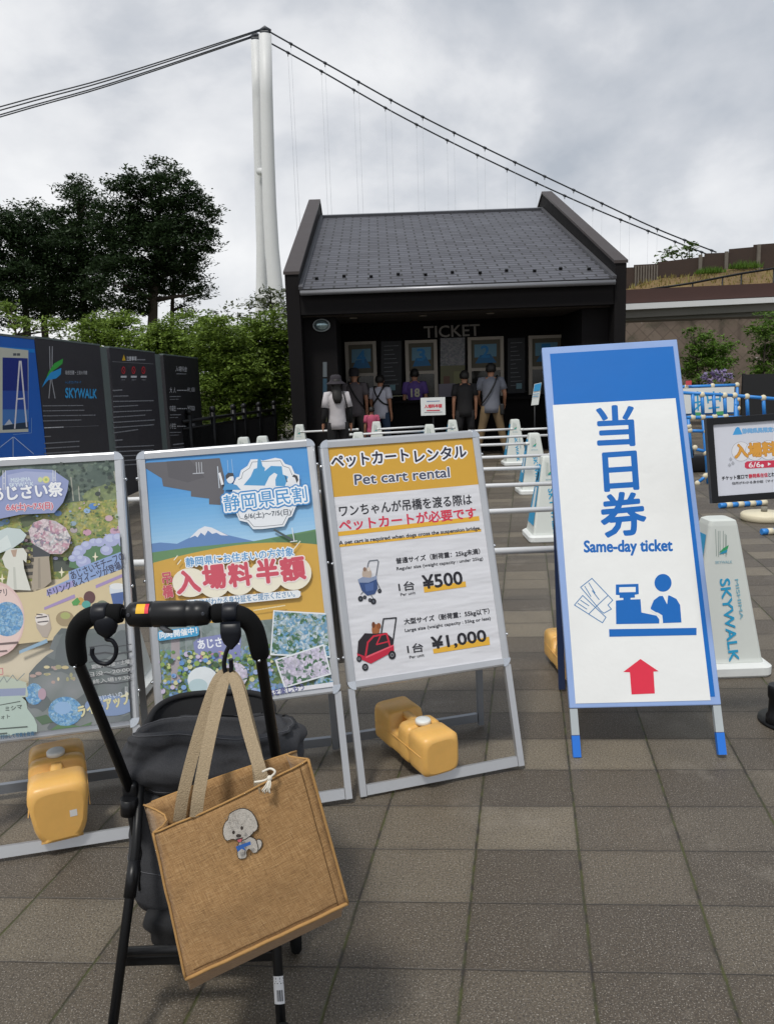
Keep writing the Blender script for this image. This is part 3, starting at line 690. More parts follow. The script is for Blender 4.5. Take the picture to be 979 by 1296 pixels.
# notices in front of the counter
ns = thing('notice_stand', 'white notice board with red lines standing before the counter', 'notice', ground(548, 590))
a, b = atY(532, 503.5, 13.6), atY(563.5, 525, 13.6)
MB().box((a.x, 13.6, b.z), (b.x, 13.62, a.z)).build('board', WHITEPL, ns)
pr = Print((0, 13.598, 0), *WP[1:])
pr.line([(540, 508), (556, 507.4)], 1, '#7a8fb0'); pr.text('入場料半額', (537, 516.5), (559, 515.7), 4.5, '#d0505a', .05); pr.line([(540, 519.6), (556, 519.2)], 1.4, '#c94a56'); pr.line([(537, 522), (559, 521.3)], .8, '#8a8a90')
pr.build('notice_print', ns)
mb = MB().tube([((a.x+b.x)/2, 13.64, .02), ((a.x+b.x)/2, 13.64, a.z-.05)], .015); mb.lathe([(.17, 0), (.16, .02), (.03, .03)], ((a.x+b.x)/2, 13.66, 0)); mb.build('stand', BLACKM, ns)
lf = thing('leaflet_stand', 'slanted pale blue leaflet board beside the blue topped sign', 'notice', ground(679, 600))
pr = Print((0, 12.4, 0), *WP[1:])
q = [atY(*p, 12.41) for p in ((676, 486), (685, 484), (681, 512), (672, 513))]
MB().prism(q, (0, .02, 0)).build('board', WHITEPL, lf)
pr.poly([(676.2, 486.4), (684.6, 484.5), (683.2, 494), (674.8, 495.5)], '#3f9bd0'); pr.line([(674.5, 499), (681.5, 498)], 1, '#6f9fc0'); pr.line([(674, 502), (681, 501.2)], 1, '#6f9fc0'); pr.build('leaflet_print', lf)
p = (q[2]+q[3])/2
MB().tube([(p.x, 12.43, 0.02), (p.x, 12.43, p.z+.1)], .012).build('stand', BLACKM, lf); MB().lathe([(.14, 0), (.13, .02)], (p.x, 12.43, 0)).build('foot', BLACKM, lf)
# low dark railing left of the house
rl = thing('railing', 'dark metal railing with ball topped posts left of the ticket house', 'railing', (-2.9, 15.5, 0))
A, B = V((-4.3, 10.4, 0)), V((-2.3, 17.6, 0))
tops = []
pa, pb = V((-3.35, 13.0, .92)), V((-2.42, 17.6, .92))
d = (pb-pa)
for zz, r in ((0, .03), (-.12, .02), (-.78, .02)): MB().tube([pa+V((0, 0, zz)), pb+V((0, 0, zz))], r, 8).build('rail', BLACKM, rl)
for f in (.06, .27, .48, .6, .78, .98):
    p = pa+d*f; MB().tube([(p.x, p.y, 0), (p.x, p.y, 1.02)], .05, 8).ball((p.x, p.y, 1.07), .06).build('post', BLACKM, rl)
mb = MB(); n = 90
for i in range(n):
    p = pa+d*(i+.5)/n; mb.box((p.x-.012, p.y-.012, .13), (p.x+.012, p.y+.012, .80))
mb.build('balusters', BLACKM, rl)
# ------------------------------------------------------------------ information panels on the left (row parallel to the view)
XB = -3.35
PFR = mat('grey green panel post', '#5f6a69', .5, .1, 5); PDK = mat('dark panel board', '#2b2a31', .55, .06, 3)
def panel(label, xa, xb, ztop, base_m, post=True):
    a = onplane(xa, 450, (XB, 0, 0), V((1, 0, 0))); b = onplane(xb, 450, (XB, 0, 0), V((1, 0, 0)))
    t = thing('information_panel', label, 'information board', (XB, (a.y+b.y)/2, 0), group='information panels in a row on the left')
    MB().box((XB-.06, a.y, .12), (XB, b.y, ztop), bev=.004).build('board', base_m, t)
    for Y in (a.y+.15, b.y-.15): MB().box((XB-.1, Y-.03, 0), (XB-.062, Y+.03, ztop-.1)).build('leg', PFR, t)
    MB().box((XB-.065, a.y, ztop+.001), (XB+.004, b.y, ztop+.02)).build('top_edge', PFR, t)
    if post: MB().box((XB-.05, b.y+.005, 0), (XB-.01, b.y+post, ztop-.01)).build('post', PFR, t)
    return t, Print((XB+.002, 0, 0), (0, 1, 0), (0, 0, 1), V((1, 0, 0)))
def zt(x, y): return onplane(x, y, (XB, 0, 0), V((1, 0, 0))).z
K = 979/260
t, pr = panel('blue panel with a white tower picture at the left edge', -60, 45.5, zt(20, 427), mat('blue panel board', '#0d62c4', .5, .05, 3), False)
pr.crop(0, 380, K)
pr.poly([(-200, 205), (165, 232), (165, 250), (-200, 225)], '#1a86dd')
pr.poly([(-260, 195), (135, 238), (135, 627), (-260, 640)], '#cfd0c2')
pr.poly([(12, 272), (132, 276), (135, 612), (12, 618)], '#1c2f86')
pr.poly([(12, 430), (133, 432), (134, 520), (12, 520)], '#2a4fa8'); pr.poly([(12, 520), (134, 520), (135, 612), (12, 618)], '#4a7fc4')
pr.poly([(12, 596), (60, 590), (90, 585), (135, 580), (135, 612), (12, 618)], '#2a3c52')
pr.poly([(20, 596), (44, 566), (60, 590)], '#c8d0dc')
for a_, b_ in (((93, 290), (70, 610)), ((99, 290), (127, 602)), ((84, 470), (110, 468))): pr.line([a_, b_], 7, '#e8e4ea')
for x in (66, 84): pr.line([(x, 258), (x+8, 258)], 12, '#5a5f66')
pr.line([(0, 700), (62, 652), (62, 762)], 2.5, '#d5e4f2'); pr.line([(66, 652), (160, 732)], 2.5, '#d5e4f2'); pr.line([(62, 640), (150, 632), (150, 560)], 1.5, '#9fc4ea')
pr.build('panel_print', t)
t, pr = panel('dark panel with a blue and green bird mark and large blue lettering', 46.5, 127.5, zt(87, 433), PDK, .25)
pr.crop(0, 380, K); Wt, Gy = '#c9cbd0', '#85878d'
for a_, b_ in (((236, 220), (240, 385), (232, 466)), ((249, 220), (246, 385), (262, 466))) and ((((236, 220), (240, 385)), ((240, 385), (233, 466))) + (((249, 220), (247, 385)), ((247, 385), (262, 466)))): pr.line([a_, b_], 4.5, '#9fa1a6')
pr.poly([(212, 392), (232, 340), (258, 300), (300, 278), (297, 302), (272, 322), (240, 345)], '#3fae49')
pr.poly([(199, 416), (216, 378), (240, 345), (292, 322), (290, 352), (268, 372), (230, 380)], '#2f9be0')
pr.text('箱根西麓・三島大吊橋', (311, 354), (415, 354), 20, Wt); pr.text('みしまスカイウォーク', (311, 397), (386, 396), 13, '#3f8fd0')
pr.text('SKYWALK', (311, 464), (460, 466), 46, '#3aa0dc', .05)
rr = random.Random(3)
def dash(pr, x0, y0, x1, y1, c, wd=4.5):
    x = x0
    while x < x1:
        e_ = min(x1, x+rr.uniform(4, 15)); f0, f1 = (x-x0)/(x1-x0), (e_-x0)/(x1-x0)
        pr.line([(x, y0+(y1-y0)*f0), (e_, y0+(y1-y0)*f1)], wd, c); x = e_+rr.uniform(2.5, 4.5)
for i, xe in enumerate((395, 400, 455, 385)): dash(pr, 205, 503+i*24, xe, 501+i*23, Gy)
dash(pr, 210, 608, 300, 604, Wt); pr.line([(300, 604), (468, 598)], 1.5, Gy); dash(pr, 210, 650, 240, 648, Gy)
for i in range(5): dash(pr, 210, 682+i*24, 375, 672+i*24, Gy, 5)
pr.build('panel_print', t)
t, pr = panel('dark panel with a yellow warning triangle and three red round symbols', 139, 196, zt(168, 443.5), PDK, .3)
pr.crop(0, 380, K)
pr.poly([(581, 287), (590, 258), (599, 287)], '#d8b02c'); pr.text('注意事項', (603, 288), (650, 288), 22, Wt, .03); dash(pr, 653, 283, 690, 283, Gy, 6); pr.line([(535, 292), (730, 303)], 2, Gy)
for x in (588, 636, 683):
    pr.ell((x, 333), 9, 18, '#c02c38'); pr.ell((x, 333), 6.5, 13, '#2b2a31'); pr.line([(x-5, 322), (x+5, 344)], 3, '#c02c38'); dash(pr, x-10, 364, x+12, 364, Wt, 9); dash(pr, x-8, 379, x+10, 379, Gy, 3)
pr.line([(538, 430), (580, 427)], 6, Gy)
for i in range(8): dash(pr, 540, 457+i*25, (610, 730, 655, 720, 690, 735, 730, 655)[i], 455+i*23, Gy, 5)
pr.line([(545, 668), (580, 665)], 6, Gy)
for i in range(5): dash(pr, 545, 700+i*22, 730, 692+i*21, Gy, 5)
pr.build('panel_print', t)
t, pr = panel('black price panel at the right end of the row', 206.5, 250, zt(228, 451.5), mat('black panel board', '#1d1d22', .5, .06, 3), False)
pr.crop(0, 380, K)
pr.text('入場料金', (836, 339), (891, 340), 26, Wt); dash(pr, 842, 350, 888, 351, Gy, 4)
for y, s_, p_ in ((441, '大 人', '¥1,100'), (528, '中高生', '¥500'), (612, '小学生', '¥200')):
    pr.text(s_, (808, y), (838, y), 27, Wt); pr.text(p_, (893, y-2), (928, y-3), 24, Wt)
    for i in range(6): pr.line([(845+i*8, y-12), (848+i*8, y-12)], 4, Wt)
    dash(pr, 810, y+18, 860, y+17, Gy, 4)
    dash(pr, 810, y+31, 850, y+30, Gy, 3)
dash(pr, 825, 688, 925, 676, Gy, 6); pr.line([(815, 705), (930, 692)], 2, Gy)
pr.build('panel_print', t)

# ------------------------------------------------------------------ snap frame poster stands
def aframe(label, pos, yaw, th, roll, w_, s0, s1, D, group):
    yaw, th, roll = rad(yaw), rad(th), rad(roll)
    ex = V((math.cos(yaw), math.sin(yaw), 0)); bk = V((-math.sin(yaw), math.cos(yaw), 0)); up = bk*math.sin(th)+V((0, 0, math.cos(th)))
    ex2 = ex*math.cos(roll)+up*math.sin(roll); up2 = up*math.cos(roll)-ex*math.sin(roll); n = ex2.cross(up2)   # towards the viewer
    o = V((pos[0], pos[1], 0.012))
    t = thing('poster_stand', label, 'poster stand', (pos[0], pos[1], 0), group=group)
    P = lambda u, v, d=0.0: o+ex2*u+up2*v+n*d
    m = M((ex2, up2, n)).transposed().to_4x4()
    hw = w_/2; fw = .030
    fr = MB()
    def prof(a, b, inw):      # snap frame rail: rounded outer edge, flat lip
        c = [(0, -.012), (0, .004), (.003, .009), (.009, .011), (fw, .008), (fw, .002)]
        fr.loft([[p_+inw*x+n*z for x, z in c] for p_ in (a, b)], 0, False)
    prof(P(-hw+fw, s1), P(hw-fw, s1), -up2); prof(P(hw-fw, s0), P(-hw+fw, s0), up2)
    prof(P(-hw, s0+fw), P(-hw, s1-fw), ex2); prof(P(hw, s1-fw), P(hw, s0+fw), -ex2)
    f = fr.build('snap_frame', ALU, t)
    for su in (-1, 1):
        for sv, v in ((-1, s0), (1, s1)):
            mb = MB(); pts = []
            arc = [(math.cos(a), math.sin(a)) for a in [i*math.pi/12 for i in range(7)]]
            cc = (su*(hw-fw), v-sv*fw)
            ring = [P(cc[0]+su*fw*c*1.02, cc[1]+sv*fw*s_*1.02, -.013) for c, s_ in arc]+[P(*cc, -.013)]
            mb.prism(ring, n*.0245); mb.build('frame_corner', CHROME, f)
    MB().box((-hw+.012, s0+.012, -.011), (hw-.012, s1-.012, -.004), mtx=M.Translation(o) @ m).build('backing_board', ALU2, t)
    for su in (-1, 1):
        MB().bar(P(su*(hw-.012), s0+.005, -.004), P(su*(hw-.012), .0, -.004), .024, .022, n).build('leg', ALU, t)
        tp = P(su*(hw-.014), s1-.015, -.030); ft = o+ex*(su*(hw-.014))+bk*D+V((0, 0, 0))
        MB().bar(ft, tp, .024, .022, bk).build('leg', ALU2, t)
        for v in (s0+.12, (s0+s1)/2, s1-.1): MB().lathe([(.006, 0), (.006, .006), (.003, .008)], P(su*hw, v, 0), ex2*su, 10).build('hinge_pin', CHROME, t)
    MB().bar(P(-hw+.026, .02, -.004), P(hw-.026, .02, -.004), .036, .02, n).build('crossbar', ALU, t)
    r0_, r1_ = o+ex*(-hw+.03)+bk*D, o+ex*(hw-.03)+bk*D
    up_r = (P(0, s1, -.03)-(o+bk*D)).normalized()
    MB().bar(r0_+up_r*.035, r1_+up_r*.035, .036, .02, bk).build('crossbar', ALU2, t)
    # rear frame with its own board, seen from behind or the side only
    q = [(r0_+up_r*.36), (r1_+up_r*.36), P(hw-.03, s1-.03, -.045), P(-hw+.03, s1-.03, -.045)]
    MB().prism(q, bk*.008).build('rear_board', ALU2, t)
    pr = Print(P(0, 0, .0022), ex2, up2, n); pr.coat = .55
    pr.inner = (-hw+fw-.004, s0+fw-.004, hw-fw+.004, s1-fw+.004)
    pr.frm = (o, ex, bk, ex2, up2, n, hw, D)
    return t, pr
def ubox(pr, v0, v1, c):
    i = pr.inner; pr.uvpoly([(i[0], v0), (i[2], v0), (i[2], v1), (i[0], v1)], c)
def polyclip(pr, pts, c):
    """polygon kept inside the visible part of the sheet"""
    i = pr.inner; q = [pr.uv(p) for p in pts]
    for ax, lim, sg in ((0, i[0], 1), (0, i[2], -1), (1, i[1], 1), (1, i[3], -1)):
        out = []
        for a, b in zip(q, q[1:]+q[:1]):
            ia, ib = (a[ax]-lim)*sg >= 0, (b[ax]-lim)*sg >= 0
            if ia: out.append(a)
            if ia != ib:
                f = (lim-a[ax])/(b[ax]-a[ax]); out.append((a[0]+(b[0]-a[0])*f, a[1]+(b[1]-a[1])*f))
        q = out
        if not q: return
    pr.uvpoly(q, c)
def ellclip(pr, c, rx, ry, col, n=18): polyclip(pr, [(c[0]+rx*math.cos(6.2832*i/n), c[1]+ry*math.sin(6.2832*i/n)) for i in range(n)], col)

G3 = 'silver poster stands in a row'
# --- pet cart rental
t_pet, pr = aframe('silver poster stand with yellow headed price list of pet carts', (.18, 2.701), 15.48, 16.3, .79, .65, .383, 1.323, .40, G3)
pr.coat = .15
i = pr.inner; 
WRINK = newmat('wrinkled white paper sheet')
WRINK[2].inputs['Base Color'].default_value = hexc('#d6d7dc'); WRINK[2].inputs['Roughness'].default_value = .42
wm = WRINK[1].nodes.new('ShaderNodeMapping'); wm.inputs['Scale'].default_value = (5, 5, 22); WRINK[1].links.new(WRINK[3], wm.inputs[0])
WRINK[1].links.new(bumpn(WRINK[1], noisen(WRINK[1], wm.outputs[0], 1.0, 2, .5), .55, .012), WRINK[2].inputs['Normal'])
ubox(pr, i[1], i[3], WRINK[0])
hb = (pr.uv((424, 630))[1]+pr.uv((607, 612))[1])/2; ubox(pr, hb, i[3], '#d0a23e')
pr.crop(400, 540, 979/270)
NV, DK, RED, YE = '#2a2c40', '#303036', '#cf3a52', '#e0ae3c'
hl = [('#eef0f4', .16)]
pr.text('ペットカート', (72, 191), (425, 158), 58, NV, .035, hl); pr.text('レンタル', (455, 164), (690, 139), 56, NV, .035, hl)
pr.text('Pet cart rental', (178, 267), (612, 231), 46, '#4b5064', .03, [('#e9ebef', .12)])
pr.text('ワンちゃんが吊橋を渡る際は', (108, 414), (715, 357), 52, DK, .02)
pr.poly([(98, 483), (746, 410), (749, 431), (101, 503)], YE); pr.text('ペットカートが必要です', (108, 481), (735, 420), 54, RED, .03)
pr.poly([(104, 541), (755, 469), (756, 481), (106, 553)], YE); pr.text('A pet cart is required when dogs cross the suspension bridge.', (106, 548), (755, 478), 23, DK, .03)
pr.text('普通サイズ（耐荷重：25kg未満）', (368, 634), (752, 588), 31, DK, .025); pr.text('Regular size (weight capacity : under 25kg)', (370, 664), (765, 616), 19, DK, .02)
pr.poly([(492, 736), (684, 710), (687, 735), (495, 762)], YE); pr.text('1台', (380, 757), (452, 748), 42, DK, .02); pr.text('Per unit', (387, 778), (455, 768), 13, DK, .02); pr.text('¥500', (492, 746), (672, 722), 62, '#26262c', .035)
pr.text('大型サイズ（耐荷重：55kg以下）', (405, 913), (795, 862), 31, DK, .025); pr.text('Large size (weight capacity : 55kg or less)', (408, 947), (800, 890), 19, DK, .02)
pr.poly([(534, 1021), (792, 964), (796, 1001), (538, 1042)], YE); pr.text('1台', (420, 1042), (492, 1032), 42, DK, .02); pr.text('Per unit', (428, 1065), (495, 1054), 13, DK, .02); pr.text('¥1,000', (535, 1030), (782, 992), 64, '#26262c', .035)
# small blue cart
pr.line([(228, 690), (238, 628), (244, 616), (280, 612), (285, 620), (272, 700), (292, 745)], 5, '#70757e'); pr.line([(205, 770), (260, 700)], 4, '#70757e'); pr.line([(205, 700), (262, 790)], 4, '#70757e')
pr.ell((232, 676), 22, 26, '#b7a79a'); pr.ell((222, 655), 8, 10, '#8b7262'); pr.ell((240, 654), 7, 10, '#d5ccc4')
pr.poly([(190, 702), (212, 690), (250, 694), (276, 683), (281, 742), (268, 768), (234, 776), (208, 752)], '#39507f'); pr.poly([(190, 702), (212, 690), (250, 694), (276, 683), (277, 700), (240, 716), (194, 716)], '#8a97b2'); pr.poly([(222, 725), (262, 715), (262, 750), (228, 757)], '#4d669a')
for x, y, r in ((203, 790, 13), (262, 802, 14), (290, 754, 10), (222, 783, 9), (246, 796, 9)): pr.ell((x, y), r*.9, r, '#23262d'); pr.ell((x, y), r*.4, r*.45, '#52575f')
# large red cart
pr.line([(298, 945), (308, 882), (366, 877), (345, 1030)], 6, '#2b2b30'); pr.ell((272, 932), 18, 26, '#a0643c'); pr.ell((286, 915), 10, 14, '#8b522f'); pr.ell((262, 910), 8, 14, '#6d3f28')
pr.poly([(188, 1040), (192, 985), (222, 948), (270, 950), (318, 945), (348, 970), (354, 1030), (250, 1086), (196, 1060)], '#2a2228')
pr.line([(226, 1050), (236, 990), (262, 962), (322, 950), (338, 1010)], 8, '#c8293f'); pr.line([(296, 955), (276, 1000), (335, 985)], 6, '#c8293f')
pr.poly([(186, 1040), (226, 1055), (354, 1000), (356, 1030), (250, 1088), (232, 1080), (190, 1062)], '#bf2740'); pr.poly([(226, 1055), (354, 1000), (354, 1007), (228, 1063)], '#e05a6a')
for x, y, r in ((224, 1104, 17), (347, 1048, 20), (196, 1066, 14)): pr.ell((x, y), r*.85, r, '#1f2025'); pr.ell((x, y), r*.45, r*.5, '#75777c'); pr.ell((x, y), r*.2, r*.2, '#1f2025')
pr.build('poster', t_pet); PET = pr.frm

# --- half price for residents
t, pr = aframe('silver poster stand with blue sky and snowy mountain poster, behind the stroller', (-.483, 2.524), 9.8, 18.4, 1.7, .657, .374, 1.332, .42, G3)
i = pr.inner; ubox(pr, i[1], i[3], '#3f93d6')
pr.crop(170, 550, 963/260)
for k in range(16):
    y = 210+k*19; f = k/15; polyclip(pr, [(0, y+50), (1000, y-50), (1000, 800), (0, 800)], '#%02x%02x%02x' % (int(66+100*f), int(150+58*f), int(215+24*f)))
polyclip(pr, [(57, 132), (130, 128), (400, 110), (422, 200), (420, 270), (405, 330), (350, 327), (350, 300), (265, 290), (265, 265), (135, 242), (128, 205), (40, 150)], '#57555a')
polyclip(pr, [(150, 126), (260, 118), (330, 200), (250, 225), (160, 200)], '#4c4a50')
for x in (290, 302, 314): pr.line([(x, 130), (x+3, 180)], 3, '#b7bcc4')
pr.line([(275, 183), (325, 180)], 4, '#b7bcc4'); pr.line([(390, 150), (398, 250)], 4, '#c8d4e0'); pr.line([(455, 115), (462, 180)], 2.5, '#9cc4e8'); pr.line([(436, 120), (440, 175)], 2.5, '#9cc4e8')
polyclip(pr, [(60, 515), (120, 506), (200, 512), (262, 482), (300, 445), (330, 430), (362, 436), (440, 472), (560, 500), (600, 540), (60, 590)], '#5884bd')
polyclip(pr, [(258, 486), (300, 445), (330, 430), (362, 436), (440, 474), (405, 472), (385, 460), (365, 466), (345, 450), (330, 474), (312, 460), (296, 482), (285, 474)], '#e4e8f0')
polyclip(pr, [(60, 556), (250, 530), (560, 500), (860, 442), (900, 560), (60, 640)], '#5d8a58'); polyclip(pr, [(640, 490), (860, 450), (900, 560), (700, 520)], '#4c7a50')
N_ = 24; polyclip(pr, [(60, 640)] + [(60+(840)*k/N_, 624-118*math.sin(math.pi*(.04+.62*k/N_))) for k in range(N_+1)] + [(960, 870), (60, 930)], '#d2a435')
FLOW = voro_mat('printed hydrangea garden', [(0, '#33552f'), (.3, '#5b7a38'), (.42, '#9aa04a'), (.5, '#6f9a58'), (.58, '#7fa6cc'), (.68, '#4f7fb8'), (.8, '#a9b9d6'), (1, '#c9cfa0')], 75)
FLB = voro_mat('printed blue hydrangeas', [(0, '#24562e'), (.34, '#2f6a3a'), (.44, '#d5e2ea'), (.55, '#7fb2d2'), (.66, '#5796c4'), (.8, '#dfe8ee'), (1, '#3d7a45')], 95)
FLW = voro_mat('printed pale hydrangeas', [(0, '#2c5c34'), (.34, '#2f6a3a'), (.44, '#c9bfdc'), (.6, '#e4def0'), (.8, '#d6cbe4'), (1, '#3d7045')], 85)
polyclip(pr, [(60, 890), (500, 880), (960, 850), (960, 1230), (60, 1320)], FLOW)
polyclip(pr, [(60, 890), (500, 880), (680, 862), (650, 980), (350, 1010), (60, 1010)], voro_mat('printed forest', [(0, '#5a6a68'), (.4, '#7f8c8c'), (.6, '#98a4a6'), (1, '#5d7058')], 40))
polyclip(pr, [(172, 955), (212, 952), (216, 1190), (172, 1195)], '#a59ca0'); pr.line([(310, 905), (320, 1060)], 8, '#9aa2a4'); pr.line([(240, 940), (246, 1050)], 6, '#8c9698')
polyclip(pr, [(276, 975), (300, 955), (470, 925), (500, 940), (498, 1045), (440, 1060), (290, 1068)], '#7f86b8')
pr.text('あじさい祭', (300, 1008), (496, 985), 46, '#eef2fa', .03); pr.text('6.6～7.5', (310, 1052), (440, 1038), 26, '#d88a9c', .02)
for k in range(260):
    x, y = rnd.uniform(105, 650), rnd.uniform(1020, 1240); r = rnd.uniform(4, 15)
    ellclip(pr, (x, y), r, r*.9, rnd.choice(['#7fa6d8', '#5f92cc', '#9fb2dc', '#c8bcd8', '#b9c777', '#d0cf9a', '#6f9a50', '#3f6a34', '#5c8a40', '#2f5530', '#86a64a']), 10)
ellclip(pr, (322, 1150), 72, 62, '#dfe6ea'); ellclip(pr, (300, 1178), 45, 34, '#b9d0d6'); ellclip(pr, (470, 1128), 62, 60, FLW); polyclip(pr, [(420, 1150), (470, 1150), (478, 1230), (425, 1230)], '#3a4850')
polyclip(pr, [(651, 824), (904, 838), (920, 1046), (636, 1034)], '#e4eaee'); polyclip(pr, [(657, 830), (898, 845), (913, 1039), (642, 1027)], FLB)
polyclip(pr, [(658, 1056), (886, 982), (922, 1124), (702, 1188)], '#e4eaee'); polyclip(pr, [(666, 1060), (882, 991), (914, 1119), (707, 1180)], FLW)
ellclip(pr, (890, 1172), 46, 36, FLB)
polyclip(pr, [(300, 1248), (940, 1158), (960, 1240), (60, 1330), (60, 1285)], '#e3e4ea')
pr.text('路を楽しもう', (625, 1229), (796, 1197), 32, '#4a4f8a', .03)
pr.poly([(112, 928), (120, 920), (296, 900), (303, 906), (304, 936), (296, 944), (120, 968), (112, 962)], '#3aa0d2'); pr.text('同時開催中！', (122, 958), (296, 934), 32, '#f2f6fa', .03)
# badge
pr.poly([(462, 240), (478, 205), (492, 200), (500, 170), (530, 150), (545, 120), (590, 118), (600, 126), (660, 112), (690, 118), (705, 140), (735, 150), (750, 185), (772, 192), (775, 300), (752, 350), (738, 385), (722, 392), (702, 432), (600, 445), (556, 446), (530, 414), (492, 405), (478, 372), (455, 362)], '#e9edf2')
pr.line([(488, 215), (502, 208), (510, 180), (540, 160), (552, 132), (590, 130), (684, 126), (696, 150), (725, 160), (740, 195), (760, 202)], 2.5, '#6a6f78'); pr.line([(484, 366), (496, 394), (534, 404), (560, 434), (596, 434), (694, 424), (714, 384), (730, 378), (742, 350)], 2.5, '#6a6f78')
pr.poly([(512, 240), (545, 200), (560, 165), (575, 160), (578, 120), (590, 110), (600, 150), (612, 160), (610, 175), (640, 150), (690, 152), (695, 190), (720, 200), (705, 245)], '#3d98d0'); pr.poly([(610, 245), (632, 200), (655, 182), (670, 190), (660, 215), (662, 248)], '#e9edf2')
pr.poly([(415, 262), (424, 238), (448, 230), (480, 240), (500, 262)], '#3f93cc'); pr.ell((450, 212), 17, 20, '#e6e9ee'); pr.poly([(430, 215), (428, 195), (440, 182), (462, 183), (468, 198), (448, 200)], '#2a2c34'); pr.poly([(395, 185), (404, 180), (420, 236), (408, 240)], '#e6e9ee')
pr.poly([(712, 240), (722, 222), (742, 224), (768, 232), (772, 244)], '#e6e9ee'); pr.ell((745, 211), 16, 19, '#e6e9ee'); pr.poly([(738, 200), (746, 190), (762, 196), (768, 215), (760, 230), (752, 205)], '#2a2c34'); pr.line([(715, 225), (706, 196)], 4, '#2a2c34')
pr.text('静岡県民割', (424, 364), (812, 318), 76, '#3f93cf', .012, [('#2f86c8', .20), ('#f0f5fa', .11)])
pr.text('6/6(土)～7/5(日)', (518, 404), (735, 381), 33, '#4f5a66', .015)
pr.line([(655, 448), (745, 500)], 10, '#3a4a50'); pr.line([(738, 440), (748, 500)], 4, '#dfe6ea'); pr.line([(730, 505), (762, 500)], 4, '#dfe6ea')
for x, y in ((212, 600), (196, 580), (752, 532), (768, 512)): pr.line([(x-8, y+10), (x+8, y-10)], 4, '#f2eedc')
for x, y, rx, ry in ((262, 695, 82, 68), (375, 690, 76, 76), (490, 678, 76, 76), (615, 668, 80, 76), (745, 650, 84, 80)): pr.ell((x, y), rx, ry, '#efe9d4', 24)
pr.text('静岡県にお住まいの方対象', (245, 622), (747, 570), 42, '#4a94cc', .02, [('#eaf2f8', .14)])
pr.text('吊', (137, 702), (180, 696), 50, '#c4485c', .04, [('#e8d9c0', .06)]); pr.text('橋', (140, 768), (186, 762), 58, '#c4485c', .04, [('#e8d9c0', .06)])
for ch, a_, b_, h in (('入', (206, 748), (312, 736), 102), ('場', (330, 728), (432, 716), 108), ('料', (450, 716), (552, 704), 104), ('半', (580, 700), (676, 690), 108), ('額', (692, 690), (802, 676), 106)): pr.text(ch, a_, b_, h, '#cc4258', .05, [('#f4e6e4', .10)])
pr.poly([(200, 792), (212, 780), (765, 730), (778, 738), (778, 757), (768, 766), (215, 822), (200, 812)], '#e9edf0'); pr.text('県内在住がわかる身分証をご提示ください。', (222, 814), (752, 762), 32, '#4a86b4', .015)
dash(pr, 560, 825, 705, 802, '#e6d7a8', 5)
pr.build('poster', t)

# --- hydrangea festival
t_hyd, pr = aframe('silver poster stand with hydrangea garden and umbrella poster, cut by the left edge', (-1.165, 2.332), 13.0, 16.35, 0, .655, .363, 1.32, .42, G3)
MEADOW = voro_mat('printed meadow', [(0, '#4d6a34'), (.3, '#7f9440'), (.45, '#b0a648'), (.55, '#93a352'), (.65, '#c4b766'), (.8, '#8aa07a'), (1, '#c9bdb4')], 90)
FOREST = voro_mat('printed dark wood', [(0, '#3a4a46'), (.4, '#4f6058'), (.6, '#66756c'), (1, '#7b8a72')], 45)
STONE = voro_mat('printed night stones', [(0, '#4d5258'), (.4, '#6a6f74'), (.6, '#83878a'), (1, '#9a9c9c')], 14, noise=.08)
BLUEH = voro_mat('printed blue blossoms', [(0, '#3f7fc0'), (.4, '#5f9fd8'), (.6, '#8fbfe4'), (1, '#c2d8ea')], 120)
PINKF = voro_mat('printed floral umbrella', [(0, '#d9c2cc'), (.4, '#e6d5da'), (.55, '#c98fa4'), (.62, '#7f7f98'), (.72, '#efe6e6'), (1, '#8fb6c4')], 90)
i = pr.inner; ubox(pr, i[1], i[3], '#d9cdb4')
k_ = 979/180
pr.crop(0, 560, k_)
polyclip(pr, [(-900, 150), (900, 100), (900, 440), (-900, 560)], FOREST)
polyclip(pr, [(-900, 560), (-100, 520), (300, 470), (420, 420), (600, 400), (900, 370), (900, 900), (-900, 1050)], MEADOW)
polyclip(pr, [(560, 360), (640, 310), (690, 300), (760, 270), (800, 290), (830, 380), (700, 400), (580, 400)], voro_mat('printed shrubs', [(0, '#6a7a4c'), (1, '#9aa670')], 60))
for a_, b_ in (((488, 240), (505, 400)), ((540, 300), (548, 400)), ((785, 200), (815, 380)), ((684, 320), (686, 380))): pr.line([a_, b_], 8, '#a8aa9c')
polyclip(pr, [(360, 780), (520, 800), (520, 880), (370, 890)], '#454f44'); polyclip(pr, [(140, 520), (230, 490), (260, 560), (150, 590)], '#54613f')
for k in range(7):
    y = 620+k*46; polyclip(pr, [(150, y), (250, y-8), (250, y+16), (150, y+24)], '#4b4740'); polyclip(pr, [(120, y+24), (260, y+16), (260, y+38), (120, y+46)], '#a59a86')
for x, y, r, c in ((640, 440, 30, '#4f86cc'), (600, 470, 24, '#93b4dc'), (400, 488, 26, '#6f9ad4'), (750, 522, 28, '#c9a9b4'), (600, 620, 30, '#c99ab0'), (508, 604, 26, '#b4a8ac'), (505, 558, 22, '#8fa8b8'), (830, 440, 30, '#c9aeb0'), (815, 508, 26, '#a8b89a'), (40, 545, 28, '#6a92b8'), (5, 560, 24, '#7aa0c0'), (830, 605, 44, '#c99ab8'), (790, 610, 34, '#c9a4bc')): ellclip(pr, (x, y), r, r*.75, c, 12)
